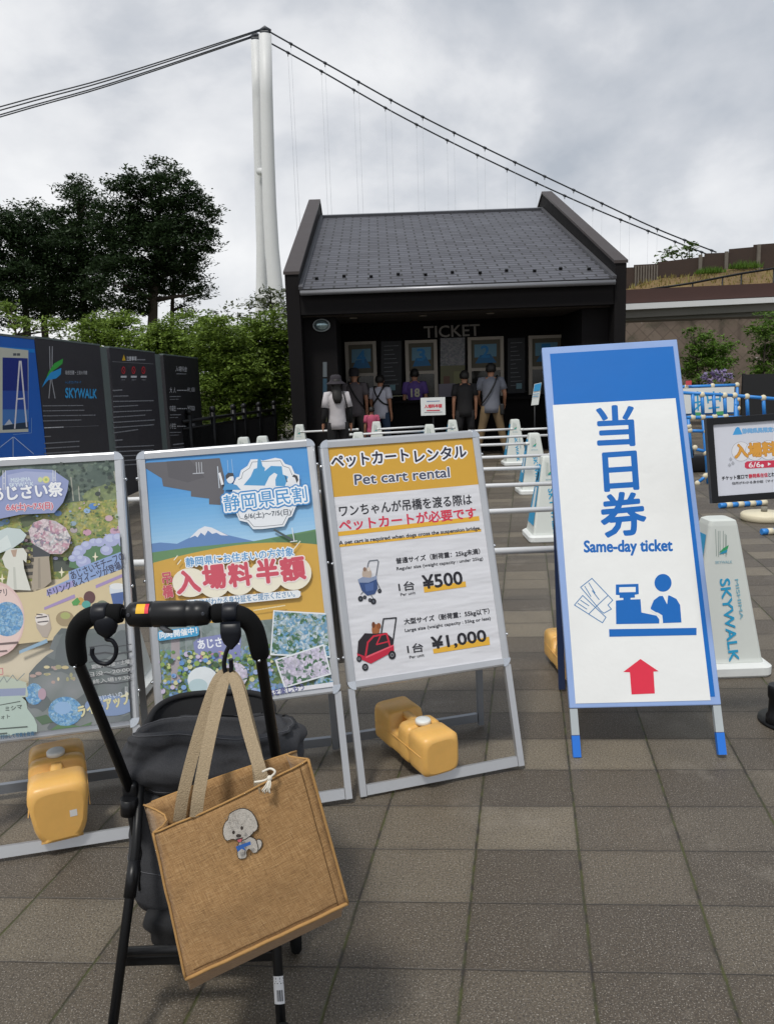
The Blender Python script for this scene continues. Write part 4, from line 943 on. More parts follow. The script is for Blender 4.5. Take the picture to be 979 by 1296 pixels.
for k in range(330):
    x = rnd.uniform(-700, 880); y = 430-.08*(x-400)+380*rnd.random()**1.2; r = rnd.uniform(5, 13)*(.6+(y-380)/500)
    ellclip(pr, (x, y), r*rnd.uniform(.8, 1.5), r*.8, rnd.choice(['#3f5c2c', '#55742f', '#6d8a3a', '#93a045', '#b9ad52', '#46683a', '#7f9a52', '#c8a5b4', '#7fa0cc', '#b7b8dc', '#2f4a2a', '#a7b06a']), 7)
for k in range(120):
    x = rnd.uniform(-700, 880); y = 170-.05*x+rnd.uniform(0, 230); r = rnd.uniform(8, 22)
    ellclip(pr, (x, y), r, r*.8, rnd.choice(['#2f403a', '#3f5248', '#53665a', '#2a3832', '#65786a', '#47594a']), 7)
polyclip(pr, [(490, 800), (560, 720), (640, 700), (880, 640), (880, 750), (560, 880), (480, 860)], '#4f7a52')
for x, y, r in ((555, 745, 44), (600, 712, 38), (650, 690, 34), (690, 690, 38), (770, 675, 56), (815, 660, 40), (850, 700, 30), (738, 745, 44), (540, 770, 40), (508, 800, 30), (580, 825, 52), (560, 800, 30)):
    ellclip(pr, (x, y), r, r*.8, '#a9b0d8', 14); ellclip(pr, (x-r*.15, y-r*.2), r*.6, r*.45, '#bcc4e4', 10)
polyclip(pr, [(-40, 300), (50, 200), (170, 185), (370, 195), (480, 270), (470, 340), (440, 420), (380, 490), (150, 500), (-40, 540)], '#8c98c4')
polyclip(pr, [(60, 230), (180, 205), (380, 215), (400, 280), (240, 300), (70, 310)], '#a4aed2')
for x in (38, 380): pr.line([(x-8, 200), (x-8, 330)], 5, '#d7dbe0'); pr.line([(x+8, 200), (x+8, 330)], 5, '#d7dbe0'); pr.line([(x-8, 250), (x+8, 250)], 4, '#d7dbe0'); pr.line([(x-8, 290), (x+8, 290)], 4, '#d7dbe0')
pr.text('MISHIMA', (85, 280), (220, 272), 28, '#d4e2ee', .03); pr.text('SKYWALK', (75, 316), (240, 306), 30, '#d4e2ee', .03)
ellclip(pr, (285, 262), 16, 18, '#c9d6a0'); ellclip(pr, (325, 262), 24, 24, '#d8d488'); ellclip(pr, (325, 262), 10, 10, '#9cc06a')
pr.text('あじさい祭', (-48, 412), (440, 372), 98, '#f0f2f4', .035, [('#7d8ab8', .09)])
pr.text('6.6(土)～7.5(日)', (55, 482), (372, 468), 56, '#c9566e', .03, [('#ecdfe4', .09)])
polyclip(pr, [(-130, 760), (-60, 640), (60, 590), (150, 600), (192, 640), (170, 680), (100, 730), (-30, 780)], '#c6d4d4'); polyclip(pr, [(-100, 770), (-20, 700), (60, 640), (90, 720), (-30, 780)], '#d8e2e0')
polyclip(pr, [(205, 610), (240, 555), (310, 530), (390, 545), (460, 590), (496, 660), (480, 730), (430, 772), (340, 770), (255, 715), (225, 690)], PINKF)
polyclip(pr, [(232, 700), (350, 768), (352, 790), (235, 792)], '#35383f'); polyclip(pr, [(244, 792), (345, 786), (362, 960), (300, 1012), (225, 1016)], '#a89c8a'); polyclip(pr, [(270, 800), (285, 798), (290, 1000), (270, 1008)], '#948a7a')
polyclip(pr, [(25, 800), (50, 750), (85, 735), (170, 730), (196, 770), (190, 830), (168, 810), (175, 870), (222, 1020), (50, 1012), (70, 880), (45, 860)], '#dbdcd2'); polyclip(pr, [(84, 745), (128, 738), (118, 790), (100, 790)], '#b59a86'); polyclip(pr, [(100, 860), (115, 860), (125, 1010), (105, 1010)], '#c4c6bc')
# lower half
polyclip(pr, [(-900, 1080), (0, 1040), (240, 1030), (380, 980), (480, 900), (920, 740), (920, 1300), (-900, 1500)], '#d5c49c')
polyclip(pr, [(478, 892), (870, 742), (878, 850), (860, 868), (330, 1060), (330, 1014), (484, 944)], '#8aa4d2'); polyclip(pr, [(330, 1014), (520, 946), (520, 990), (330, 1060)], '#9c98cc')
pr.text('あじさいモチーフの', (505, 948), (866, 808), 56, '#2e3656', .02); pr.text('ドリンク＆スイーツが登場！', (350, 1068), (860, 868), 58, '#2e3656', .02)
for x, y in ((662, 790), (432, 895), (26, 940)): pr.poly([(x, y-36), (x+6, y-6), (x+22, y), (x+6, y+6), (x, y+36), (x-6, y+6), (x-22, y), (x-6, y-6)], '#efe8cc')
polyclip(pr, [(664, 984), (872, 896), (874, 918), (666, 1006)], '#a48fc0')
pr.crop(0, 760, k_)
ellclip(pr, (-30, 130), 210, 260, '#dfc0bc', 28); ellclip(pr, (-20, 130), 190, 235, '#e6cdc6', 28)
pr.text('アリ', (-2, -22), (62, -32), 48, '#4a3c44', .02)
ellclip(pr, (60, 128), 112, 118, BLUEH, 24)
polyclip(pr, [(312, 48), (520, -42), (526, -18), (314, 66)], '#a48fc0'); polyclip(pr, [(142, 344), (330, 264), (338, 288), (144, 366)], '#8fb0c8')
polyclip(pr, [(755, -100), (868, -112), (850, 30), (785, 36)], '#3f5f9c'); polyclip(pr, [(757, -90), (868, -108), (864, -60), (762, -44)], '#d6dfe8'); ellclip(pr, (812, -96), 54, 22, '#e6e9ea')
ellclip(pr, (622, -20), 40, 44, '#5a3034'); ellclip(pr, (560, 5), 24, 26, '#c99f4a'); ellclip(pr, (600, 28), 30, 26, '#4aa49a'); polyclip(pr, [(500, 12), (540, -20), (560, 10), (540, 34), (510, 36)], '#4c9a48'); ellclip(pr, (710, 40), 44, 40, '#75806c')
ellclip(pr, (455, 125), 62, 52, '#a08d6a'); ellclip(pr, (458, 105), 34, 24, '#a9b06a')
polyclip(pr, [(250, 110), (345, 95), (362, 190), (335, 255), (300, 250), (262, 190)], '#b5a89c'); ellclip(pr, (300, 130), 48, 42, '#e4dcd6'); pr.line([(262, 120), (330, 110)], 9, '#40343a'); pr.line([(270, 150), (340, 142)], 8, '#40343a'); pr.line([(262, 95), (300, 100)], 7, '#40343a')
dash(pr, -5, 300, 132, 288, '#6d5a58', 14); dash(pr, -5, 350, 60, 344, '#6d5a58', 10)
pr.line([(-5, 470), (30, 465), (32, 505), (-5, 512)], 5, '#cc6a78')
polyclip(pr, [(210, 500), (260, 440), (330, 375), (380, 345), (350, 330), (380, 250), (430, 190), (600, 200), (920, 150), (920, 900), (180, 960), (200, 700)], STONE)
for k in range(16): ellclip(pr, (rnd.uniform(225, 560), rnd.uniform(440, 560)), rnd.uniform(8, 26), rnd.uniform(7, 18), rnd.choice(['#c9b98a', '#b59c94', '#d8cba0', '#a3a07a']), 9)
for k in range(6): pr.line([(620, 320+k*52), (730, 300+k*52+rnd.uniform(-8, 8)), (800, 318+k*50), (908, 300+k*50)], rnd.uniform(5, 12), '#3d4044')
for k, s_ in enumerate(('期間中の金・土曜', '日没～20:00', '最終入場19:30')): pr.text(s_, (640-20*k, 470+54*k), (900, 432+54*k), 30, '#c2c4c4', .015)
ellclip(pr, (245, 640), 62, 74, BLUEH, 18); ellclip(pr, (300, 640), 28, 40, '#b59aa8')
polyclip(pr, [(250, 800), (330, 780), (380, 830), (300, 850)], '#4d6a4c'); polyclip(pr, [(340, 900), (420, 840), (560, 860), (640, 830), (620, 870), (400, 910)], '#557a4c')
ellclip(pr, (458, 758), 116, 100, BLUEH, 24); ellclip(pr, (440, 735), 60, 44, '#8fb4dc', 14)
ellclip(pr, (760, 720), 170, 70, '#7f95bc', 20); pr.text('ライトアップ', (560, 800), (905, 702), 78, '#d9d2a2', .045, [('#6c7a8c', .07)]); pr.text('あじさいの', (680, 690), (850, 655), 34, '#cfdae6', .02)
for x in (868, 880): pr.line([(x, 590), (x, 660)], 4, '#dfe2e4')
pr.line([(868, 625), (880, 625)], 4, '#dfe2e4')
polyclip(pr, [(-900, 560), (60, 520), (190, 560), (205, 640), (200, 660), (-900, 720)], '#b9c4b4'); polyclip(pr, [(-900, 640), (190, 598), (186, 650), (-900, 690)], '#8f9ab8')
polyclip(pr, [(-900, 700), (150, 650), (192, 690), (200, 740), (245, 800), (266, 850), (270, 1000), (-900, 1100)], '#b3c6bc')
pr.line([(10, 560), (40, 520), (60, 560), (100, 510), (130, 550), (180, 500)], 6, '#8a9490')
pr.text('まるごとフォト', (-160, 830), (82, 806), 30, '#38443f', .02); dash(pr, 0, 718, 150, 690, '#4a5650', 6); pr.text('ミシマ', (52, 758), (166, 740), 30, '#38443f', .02); dash(pr, 0, 878, 200, 862, '#4a5650', 8); dash(pr, 0, 912, 60, 906, '#4a5650', 8); pr.text('タグ付けして写真を投稿！', (-30, 952), (256, 922), 30, '#2f5f80', .03)
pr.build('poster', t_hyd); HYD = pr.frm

# ------------------------------------------------------------------ yellow water weights lying across the stand rails
TANK = mat('yellow polyethylene', '#e3b263', .40, .12, 14, bump=.25, bscale=60, bdist=.002, spec=.5)
TANK.node_tree.nodes['Principled BSDF'].inputs['Subsurface Weight'].default_value = .15
TANK.node_tree.nodes['Principled BSDF'].inputs['Subsurface Radius'].default_value = (.02, .012, .004)
def water_weight(label, mtx, W, H, Lg, cap_at, chamfer=.0, flip=False):
    t = thing('water_weight', label, 'water weight', mtx=mtx)
    n = 28; rings = []
    def rr(y, w_, z0, z1, p=5.0):
        out = []
        for j in range(n):
            a = 2*math.pi*j/n+math.pi/n; c, s_ = math.cos(a), math.sin(a)
            x = abs(c)**(2/p)*(1 if c > 0 else -1); z = abs(s_)**(2/p)*(1 if s_ > 0 else -1)
            if z < 0 and abs(x) > .7: x *= 1-chamfer*abs(z)
            out.append(V((x*w_/2, y, (z0+z1)/2+z*(z1-z0)/2)))
        return out
    wa = .62     # height of the waist
    sec = [(0, .80, .09, .88, 4), (.012, .92, .04, .95, 5), (.04, 1, 0, 1, 6), (.26, 1, 0, 1, 6), (.285, .95, .01, .97, 6), (.30, .90, .02, .90, 6), (.32, .95, .01, .96, 6), (.34, 1, 0, .98, 6),
           (.46, 1, 0, .98, 6), (.475, .98, 0, .95, 5), (.49, .97, 0, wa, 4), (.64, .97, 0, wa, 4), (.655, .98, 0, .95, 5), (.68, 1, 0, 1, 6), (.95, 1, 0, 1, 6), (.985, .92, .04, .95, 5), (1, .8, .09, .88, 4)]
    for f, ws, z0, z1, p in sec: rings.append(rr((1-f if flip else f)*Lg, W*ws, H*z0, H*z1, p))
    mb = MB().loft(rings)
    mb.loft([[V((x*W, (1-f if flip else f)*Lg, H*z)) for x, z in ((-.10, .80), (.10, .80), (.12, .88), (.08, .955), (-.08, .955), (-.12, .88))] for f in (.42, .5, .63, .72)])
    mb.build('tank', TANK, t, world=False)
    MB().lathe([(.030, 0), (.030, .012), (.027, .016), (.01, .017)], (0, cap_at*Lg, H*.985), n=22).build('cap', WHITEPL, t, world=False)
    sm = MB()
    for sx_ in (-1, 1): sm.tube([V((sx_*W*.502, Lg*f, H*.52)) for f in (.05, .3, .5, .7, .95)], .0014, 6)
    sm.build('mould_seam', TANK, t, world=False)
    if flip:
        MB().add([(.030, -.0006, .085), (.052, -.0006, .085), (.052, -.0006, .108), (.030, -.0006, .108)], [[0, 1, 2, 3]]).build('sticker', ink('#d9d9d6'), t, world=False, recalc=False)
    return t
def wmtx(fr, u, dfront, yaw, z):
    o, ex, bk = fr[0], fr[1], fr[2]
    p = V((o.x, o.y, 0))+ex*u+bk*dfront; p.z = z
    return M.Translation(p) @ M.Rotation(yaw, 4, 'Z')
p0 = ground(562, 984, .045)
water_weight('yellow water tank weight lying on the rails under the price list of pet carts', M.Translation((p0.x-.005, p0.y, .052)) @ M.Rotation(rad(27), 4, 'Z'), .155, .155, .42, .33)
p1 = ground(80, 1070, .045)
water_weight('yellow water tank weight with a small white sticker, under the hydrangea poster', M.Translation((p1.x, p1.y, .052)) @ M.Rotation(rad(23), 4, 'Z'), .185, .20, .37, .67, .3, True)
# ------------------------------------------------------------------ blue topped same-day ticket sign
def blue_sign():
    yaw, th, roll = rad(-5.22), rad(23.09), rad(1.53); w_, s0, s1 = .588, .188, 1.752
    ex = V((math.cos(yaw), math.sin(yaw), 0)); bk = V((-math.sin(yaw), math.cos(yaw), 0)); up = bk*math.sin(th)+V((0, 0, math.cos(th)))
    ex2 = ex*math.cos(roll)+up*math.sin(roll); up2 = up*math.cos(roll)-ex*math.sin(roll); n = ex2.cross(up2)
    o = V((.993, 2.833, .012)); P = lambda u, v, d=0.0: o+ex2*u+up2*v+n*d
    t = thing('ticket_sign', 'tall white folding sign with blue top, red arrow and large blue characters', 'sign', (.993, 2.833, 0))
    m = M.Translation(o) @ M((ex2, up2, n)).transposed().to_4x4(); hw = w_/2
    PALE = mat('pale blue tape film', '#8ba6d6', .35, .1, 6, coat=.3); NAVY = mat('navy board', '#1f2f52', .6, .1, 5)
    BL = '#1064b4'
    FILM = mat('white vinyl film', '#e2e4e3', .5, .04, 5, bump=.6, bscale=6, bdist=.008)
    MB().box((-hw, s0, -.03), (hw, s1, 0), bev=.004, mtx=m).build('panel', PALE, t)
    LEGM = mat('pale grey leg', '#a9b1b4', .5, .08, 6); TIP = mat('blue leg tip', '#1d6fd0', .45, .05, 6)
    D = .12
    for su in (-1, 1):
        MB().bar(P(su*(hw-.016), .085, -.015), P(su*(hw-.016), s0-.002, -.015), .03, .022, n).build('leg', LEGM, t)
        MB().bar(P(su*(hw-.016), 0, -.015), P(su*(hw-.016), .083, -.015), .031, .023, n).build('leg_tip', TIP, t)
        ft = o+ex*(su*(hw-.045))+bk*(D+.55); tp = P(su*(hw-.045), s1-.03, -.045)
        MB().bar(ft, tp, .03, .022, bk).build('leg', NAVY, t)
    r0 = o+bk*(D+.55); tp = P(0, s1-.02, -.05); ur = (tp-r0).normalized(); L_ = (tp-r0).length
    q = [r0+ex*(-hw+.05)+ur*.2, r0+ex*(hw-.05)+ur*.2, P(hw-.05, s1-.03, -.036), P(-hw+.05, s1-.03, -.036)]
    MB().prism(q, bk*.018).build('rear_panel', NAVY, t)
    pr = Print(P(0, 0, .0015), ex2, up2, n); K_ = 738/319; pr.crop(660, 420, K_)
    BF = mat('blue vinyl film', '#0e68ba', .55, .05, 5, spec=.3, bump=.5, bscale=5, bdist=.004)
    mg = .033
    vtop = pr.uv((260, 56))[1]
    pr.uvpoly([(-hw+mg, s0+.032), (hw-mg+.012, s0+.032), (hw-mg+.012, s1-mg), (-hw+mg, s1-mg)], BF)
    vs = pr.uv((270, 204))[1]; vb = pr.uv((350, 1084))[1]; ul = pr.uv((90, 212))[0]; ur_ = pr.uv((450, 196))[0]; bl = pr.uv((157, 1085))[0]; brr = pr.uv((553, 1083))[0]
    pr.uvpoly([(bl, vb), (brr, vb), (ur_, vs), (ul, vs)], FILM)
    for ch, a, b, h in (('当', (224, 336), (331, 331), 116), ('日', (244, 466), (341, 460), 110), ('券', (238, 601), (366, 590), 124)): pr.text(ch, a, b, h, BL, .028)
    pr.text('Same-day ticket', (183, 656), (441, 652), 44, BL, .035)
    for q in (((172, 748), (205, 722), (266, 786), (252, 800), (262, 812), (240, 824), (232, 818)), ((154, 800), (178, 772), (246, 836), (236, 852), (226, 846))):
        pr.line(list(q)+[q[0]], 2.6, '#4f7fae')
    for a, b in (((184, 745), (202, 775)), ((196, 735), (214, 765)), ((164, 795), (190, 812)), ((172, 786), (196, 802)), ((206, 758), (226, 784)), ((222, 800), (252, 772)), ((196, 826), (222, 800))): pr.line([a, b], 2.4, '#4f7fae')
    pr.poly([(275, 787), (297, 785), (297, 779), (286, 779), (286, 771), (275, 770), (275, 740), (341, 738), (342, 768), (330, 770), (331, 778), (318, 779), (318, 784), (347, 783), (350, 822), (394, 831), (402, 842), (402, 854), (276, 856)], BL); pr.poly([(285, 748), (333, 747), (333, 762), (285, 763)], FILM)
    pr.ell((413, 735), 25, 26, BL, 24); pr.poly([(377, 808), (386, 786), (402, 774), (432, 772), (452, 782), (463, 800), (467, 851), (411, 853), (411, 830), (398, 822), (378, 818)], BL); pr.poly([(412, 773), (428, 772), (425, 798)], FILM); pr.line([(378, 815), (409, 834), (411, 852)], 4, FILM)
    pr.poly([(255, 871), (511, 867), (511, 888), (256, 893)], BL)
    pr.poly([(347, 958), (400, 994), (385, 995), (389, 1059), (321, 1062), (316, 997), (297, 996)], '#d63048')
    pr.build('sign_print', t)
    c = P(-hw-.02, .42, -.35)
blue_sign()
pw = ground(716, 884, .0)
water_weight('yellow water tank weight mostly hidden behind the blue topped sign', M.Translation((.915, 3.55, .02)) @ M.Rotation(rad(4), 4, 'Z'), .16, .155, .42, .33)

# ------------------------------------------------------------------ white cones and poles
CONEW = mat('white translucent cone plastic', '#d3d8d3', .4, .05, 5)
def cone_parts(t, o):
    """o: world position of the cone's base centre (turned by yaw 0)"""
    def sq(h, z, r=.03, k=4):
        out = []
        for cx_, cy_, a0 in ((h-r, h-r, 0), (-h+r, h-r, 90), (-h+r, -h+r, 180), (h-r, -h+r, 270)):
            for i in range(k+1):
                a = rad(a0+90*i/k); out.append(V((cx_+r*math.cos(a), cy_+r*math.sin(a), z))+o)
        return out
    MB().loft([sq(.205, .0, .04), sq(.215, .012, .05), sq(.215, .05, .05), sq(.195, .066, .05)], sm=False).build('base', WHITEPL, t)
    MB().loft([sq(.178, .067, .02), sq(.172, .085, .02), sq(.072, .735, .02), sq(.066, .757, .02), sq(.05, .765, .02)], sm=False).build('body', CONEW, t)
cpos = ground(923, 858); cpos = V((cpos.x, cpos.y+.2, 0))
cone0 = thing('barrier_cone', 'white cone with blue lettering standing beside the blue topped sign', 'cone', cpos, group='white cones holding the queue poles')
cone_parts(cone0, cpos)
tl = math.atan2(.178-.072, .735-.067)
fo = cpos+V((0, -.178-.0015, .067)); upv = V((0, math.sin(tl), math.cos(tl))); nn = V((0, -math.cos(tl), math.sin(tl)))
pr = Print(fo, (1, 0, 0), upv, nn); pr.crop(860, 640, 482/119)
pr.text('SKYWALK', (204, 378), (254, 800), 50, '#2f9cc8', .035); pr.text('MISHIMA', (281, 378), (309, 582), 17, '#7fb2c4', .03); pr.build('lettering', cone0)
pr = Print(fo, (1, 0, 0), upv, nn); pr.crop(860, 640, 482/119)
pr.text('SKYWALK', (182, 298), (268, 295), 14, '#8fb6c2', .02)
for x0, y0, x1, y1 in ((183, 122, 187, 258), (196, 130, 198, 262), (205, 130, 206, 250), (222, 130, 222, 250), (231, 145, 236, 262), (238, 150, 240, 250)): pr.line([(x0, y0), (x1, y1)], 3, '#8e9c98')
pr.poly([(200, 242), (222, 218), (250, 202), (244, 222), (222, 234)], '#3fa06a'); pr.poly([(200, 250), (220, 234), (244, 224), (240, 240), (222, 246)], '#2f94b4')
pr.build('emblem', cone0)
pr = Print(cpos+V((-.178-.0015, 0, .067)), (0, -1, 0), V((math.sin(tl), 0, math.cos(tl))), V((-math.cos(tl), 0, math.sin(tl))))
def su(f, s): return (-s*(.178-.106*f)+0*f, f*.676)
pr.uvpoly([(-.13, .08), (.13, .08), (.055, .63), (-.055, .63)], '#3a9fd0'); pr.uvpoly([(-.03, .48), (.03, .48), (.02, .56), (-.02, .56)], '#1d2c3a'); pr.uvpoly([(-.05, .2), (.05, .2), (.04, .42), (-.04, .42)], '#dfe8ea')
pr.build('side_label', cone0)
def cone_at(label, px, ytop, z):
    Y = (z-.255)/.985; p = atY(px, ytop, Y); q = V((p.x, Y, 0))
    return copy_tree(cone0, label, M.Translation(q))
CL = [('white cone at the far right, in front of the man in beige trousers', 651, 533, 13.2), ('white cone just right of the one by the man in beige trousers', 675, 551, 10.0),
      ('white cone half hidden behind the left edge of the blue topped sign', 694, 584, 7.2), ('white cone behind the right top corner of the price list of pet carts', 572, 533, 13.7),
      ('small white cone under the notice board', 543, 539, 12.6), ('white cone in front of the man with black crossed straps', 476, 535, 14.0),
      ('low white cone beside the pole, right of the woman in white', 453, 549, 11.3), ('tallest looking white cone left of the woman in white', 379, 538, 13.9),
      ('left one of two white cone tops over the snowy mountain poster', 308, 555, 11.1), ('right one of two white cone tops over the snowy mountain poster', 332, 555, 11.2)]
for lb, x, y, z in CL: cone_at(lb, x, y, z)
for lb, px_, py_ in (('near white cone hidden behind the hydrangea poster, holding a queue pole', 122, 713.9), ('farther white cone hidden behind the hydrangea poster, holding a queue pole', 117, 633.8)):
    q = onplane(px_, py_, (0, 0, .66), V((0, 0, 1))); copy_tree(cone0, lb, M.Translation(V((q.x, q.y, 0))))
def pole(label, a, b, r=.017):
    c = (a+b)/2; t = thing('queue_pole', label, 'pole', (c.x, c.y, min(a.z, b.z)), group='white poles of the queue barrier')
    MB().tube([a, b], r, 10).build('tube', WPOLE, t); d = (b-a).normalized()
    for e, s in ((a, -1), (b, 1)): MB().tube([e+d*s*.002, e+d*s*.05], r*1.25, 10).build('end_cap', WHITEPL, t)
def pz(x, y, h):          # pixel on a pole that hangs at height h
    return onplane(x, y, (0, 0, h), V((0, 0, 1)))
PL = [('nearest white queue pole, running behind the price list of pet carts', (420, 706), (715, 694.5)), ('second nearest white queue pole', (440, 655.5), (702, 644)), ('third nearest white queue pole', (440, 621), (700, 612)),
      ('fourth nearest white queue pole', (470, 598), (690, 591.5)), ('fifth nearest white queue pole', (480, 584), (693, 576)), ('white queue pole ending at the middle right cone', (500, 567), (664, 561.5)),
      ('white queue pole passing right behind the middle right cone', (505, 558.5), (698, 550.5)), ('short white queue pole at the far end of the lane', (596, 545.5), (645, 543)),
      ('short far white queue pole next to the leaflet board', (662, 543.5), (697, 542)), ('white queue pole just over the top edge of the price list of pet carts', (446, 550), (535, 545.5)),
      ('white queue pole under the man with black crossed straps', (480, 543), (540, 539.5)), ('white queue pole before the woman in white', (383, 546.5), (450, 543.5)), ('white queue pole seen below the notice board', (545, 543.5), (572, 541.5)),
      ('near white queue pole seen through the gap beside the hydrangea poster', (128, 713.8), (395, 706.5)), ('farther white queue pole seen through the gap beside the hydrangea poster', (122, 633.7), (410, 622.5))]
for lb, a, b in PL: pole(lb, pz(*a, .66), pz(*b, .66))
# ------------------------------------------------------------------ blue and cream pipe barriers
PB = mat('blue pipe', '#2f84d2', .4, .06, 6); PC = mat('cream pipe joint', '#d8cfb4', .5, .06, 6)
def pipes(name, label, Y0, segs, joints, cat='pipe barrier', r=.021, board=None):
    """segs: pixel pairs at depth Y0"""
    pts = [atY(*p, Y0) for s in segs for p in s]; c = sum(pts, V())/len(pts)
    t = thing(name, label, cat, (c.x, Y0, 0), group='blue and cream pipe barriers')
    for s in segs:
        a, b = atY(*s[0], Y0), atY(*s[1], Y0); MB().tube([a, b], r, 10).build('pipe', PB, t)
    for p in joints:
        q = atY(*p, Y0); MB().ball(q, (r*1.8, r*1.5, r*1.8), n=10, m=6).build('joint', PC, t)
    return t
SX = lambda x, y: (840+x/4.317, 380+y/4.317)
t = pipes('pipe_barrier', 'back pipe barrier carrying a white board with blue letters', 11.2, [(SX(60, 474), SX(398, 462)), (SX(60, 620), SX(400, 612)), (SX(398, 462), SX(402, 700)), (SX(66, 474), SX(80, 800))], [SX(264, 467), SX(398, 462), SX(402, 540), SX(404, 590), SX(120, 474), SX(130, 560), SX(136, 640)])
a, b = atY(*SX(100, 482), 11.17), atY(*SX(375, 610), 11.17)
MB().box((a.x, 11.15, b.z), (b.x, 11.17, a.z)).build('board', WHITEPL, t)
pr = Print((0, 11.148, 0), (1, 0, 0), (0, 0, 1), V((0, -1, 0))); pr.crop(840, 380, 4.317)
for a_, b_ in (((160, 520), (205, 512)), ((182, 500), (186, 600)), ((160, 560), (210, 552)), ((165, 600), (208, 560)), ((230, 520), (310, 512)), ((240, 545), (305, 538)), ((235, 510), (240, 560)), ((305, 505), (305, 550)), ((270, 500), (272, 570)), ((245, 590), (300, 584))): pr.line([a_, b_], 9, '#3a9fd0')
pr.poly([(170, 612), (200, 612), (200, 630), (170, 632)], '#4fa06a'); pr.poly([(285, 608), (325, 605), (325, 625), (285, 627)], '#4fa06a'); pr.poly([(118, 440), (150, 438), (150, 462), (118, 464)], '#c9505a')
pr.build('board_print', t)
fx = [SX(x, y) for x, y in ((110, 505), (205, 520), (330, 522), (385, 520), (450, 525), (540, 532), (700, 545))]
segs = [(SX(100, 505), SX(380, 520)), (SX(380, 520), SX(720, 548)), (SX(120, 640), SX(720, 640))]
for x, y in ((155, 512), (207, 516), (270, 516), (330, 520), (452, 526), (542, 533), (640, 541)): segs.append((SX(x, y), SX(x+6, 640)))
segs += [(SX(390, 520), SX(400, 1010)), (SX(385, 570), SX(405, 568)), (SX(660, 545), SX(680, 1010))]
t = pipes('pipe_barrier', 'front pipe barrier with upright blue bars behind the black framed sign', 9.4, segs, [SX(207, 516), SX(330, 520), SX(385, 520), SX(452, 526), SX(542, 533), SX(640, 541), SX(157, 640), SX(212, 638), SX(276, 636), SX(336, 634)])
segs = [(SX(130, 640), SX(150, 860)), (SX(212, 640), SX(240, 1000)), (SX(140, 712), SX(225, 716)), (SX(160, 810), SX(230, 828)), (SX(180, 1000), SX(240, 950))]
pipes('pipe_barrier', 'small end frame of the pipe barrier right of the blue topped sign', 10.1, segs, [SX(135, 690), SX(140, 712), SX(225, 716), SX(168, 806), SX(226, 834), SX(225, 960), SX(240, 950), SX(182, 1000)])
def ground_pipe(label, pa, pb, n):
    a, b = ground(*pa, .03), ground(*pb, .03); t = thing('ground_pipe', label, 'pipe', a.lerp(b, .5)*1.0, group='pipes lying on the paving')
    for i in range(n):
        p, q = a.lerp(b, i/n), a.lerp(b, (i+1)/n); MB().tube([p, p.lerp(q, .55)], .028, 10).build('pipe', PB, t); MB().tube([p.lerp(q, .53), p.lerp(q, 1.02)], .031, 10).build('joint', PC, t)
ground_pipe('striped blue and cream pipe lying below the black framed sign', (910, 640), (969, 636), 4)
ground_pipe('short pipe end lying behind the post of the black framed sign', (963, 673), (1005, 671), 3)
gp = ground(883, 598); 
bb = MB().tube([ground(876, 612, .03), ground(897, 614, .03)], .03, 10)
dd = ground(966, 658)
t = thing('weight_disc', 'round cream weight lying on the paving behind the black framed sign', 'weight', dd)
MB().lathe([(.20, 0), (.215, .015), (.215, .06), (.20, .075), (.06, .08), (.05, .085)], dd, n=28).build('disc', PC, t); MB().lathe([(.03, 0), (.03, .05)], dd+V((0, 0, .08)), n=12).build('socket', mat('dull hole', '#7d7a70', .8), t)
gd = ground(882, 597); t = thing('rubber_block', 'black rubber block between the blue topped sign and the pipe barrier', 'weight', gd)
MB().box(gd+V((-.2, -.1, 0)), gd+V((.2, .12, .25)), bev=.04, seg=3).build('block', BLACKPL, t); MB().tube([gd+V((-.1, 0, .25)), gd+V((-.1, 0, .32))], .04).build('socket', BLACKPL, t)
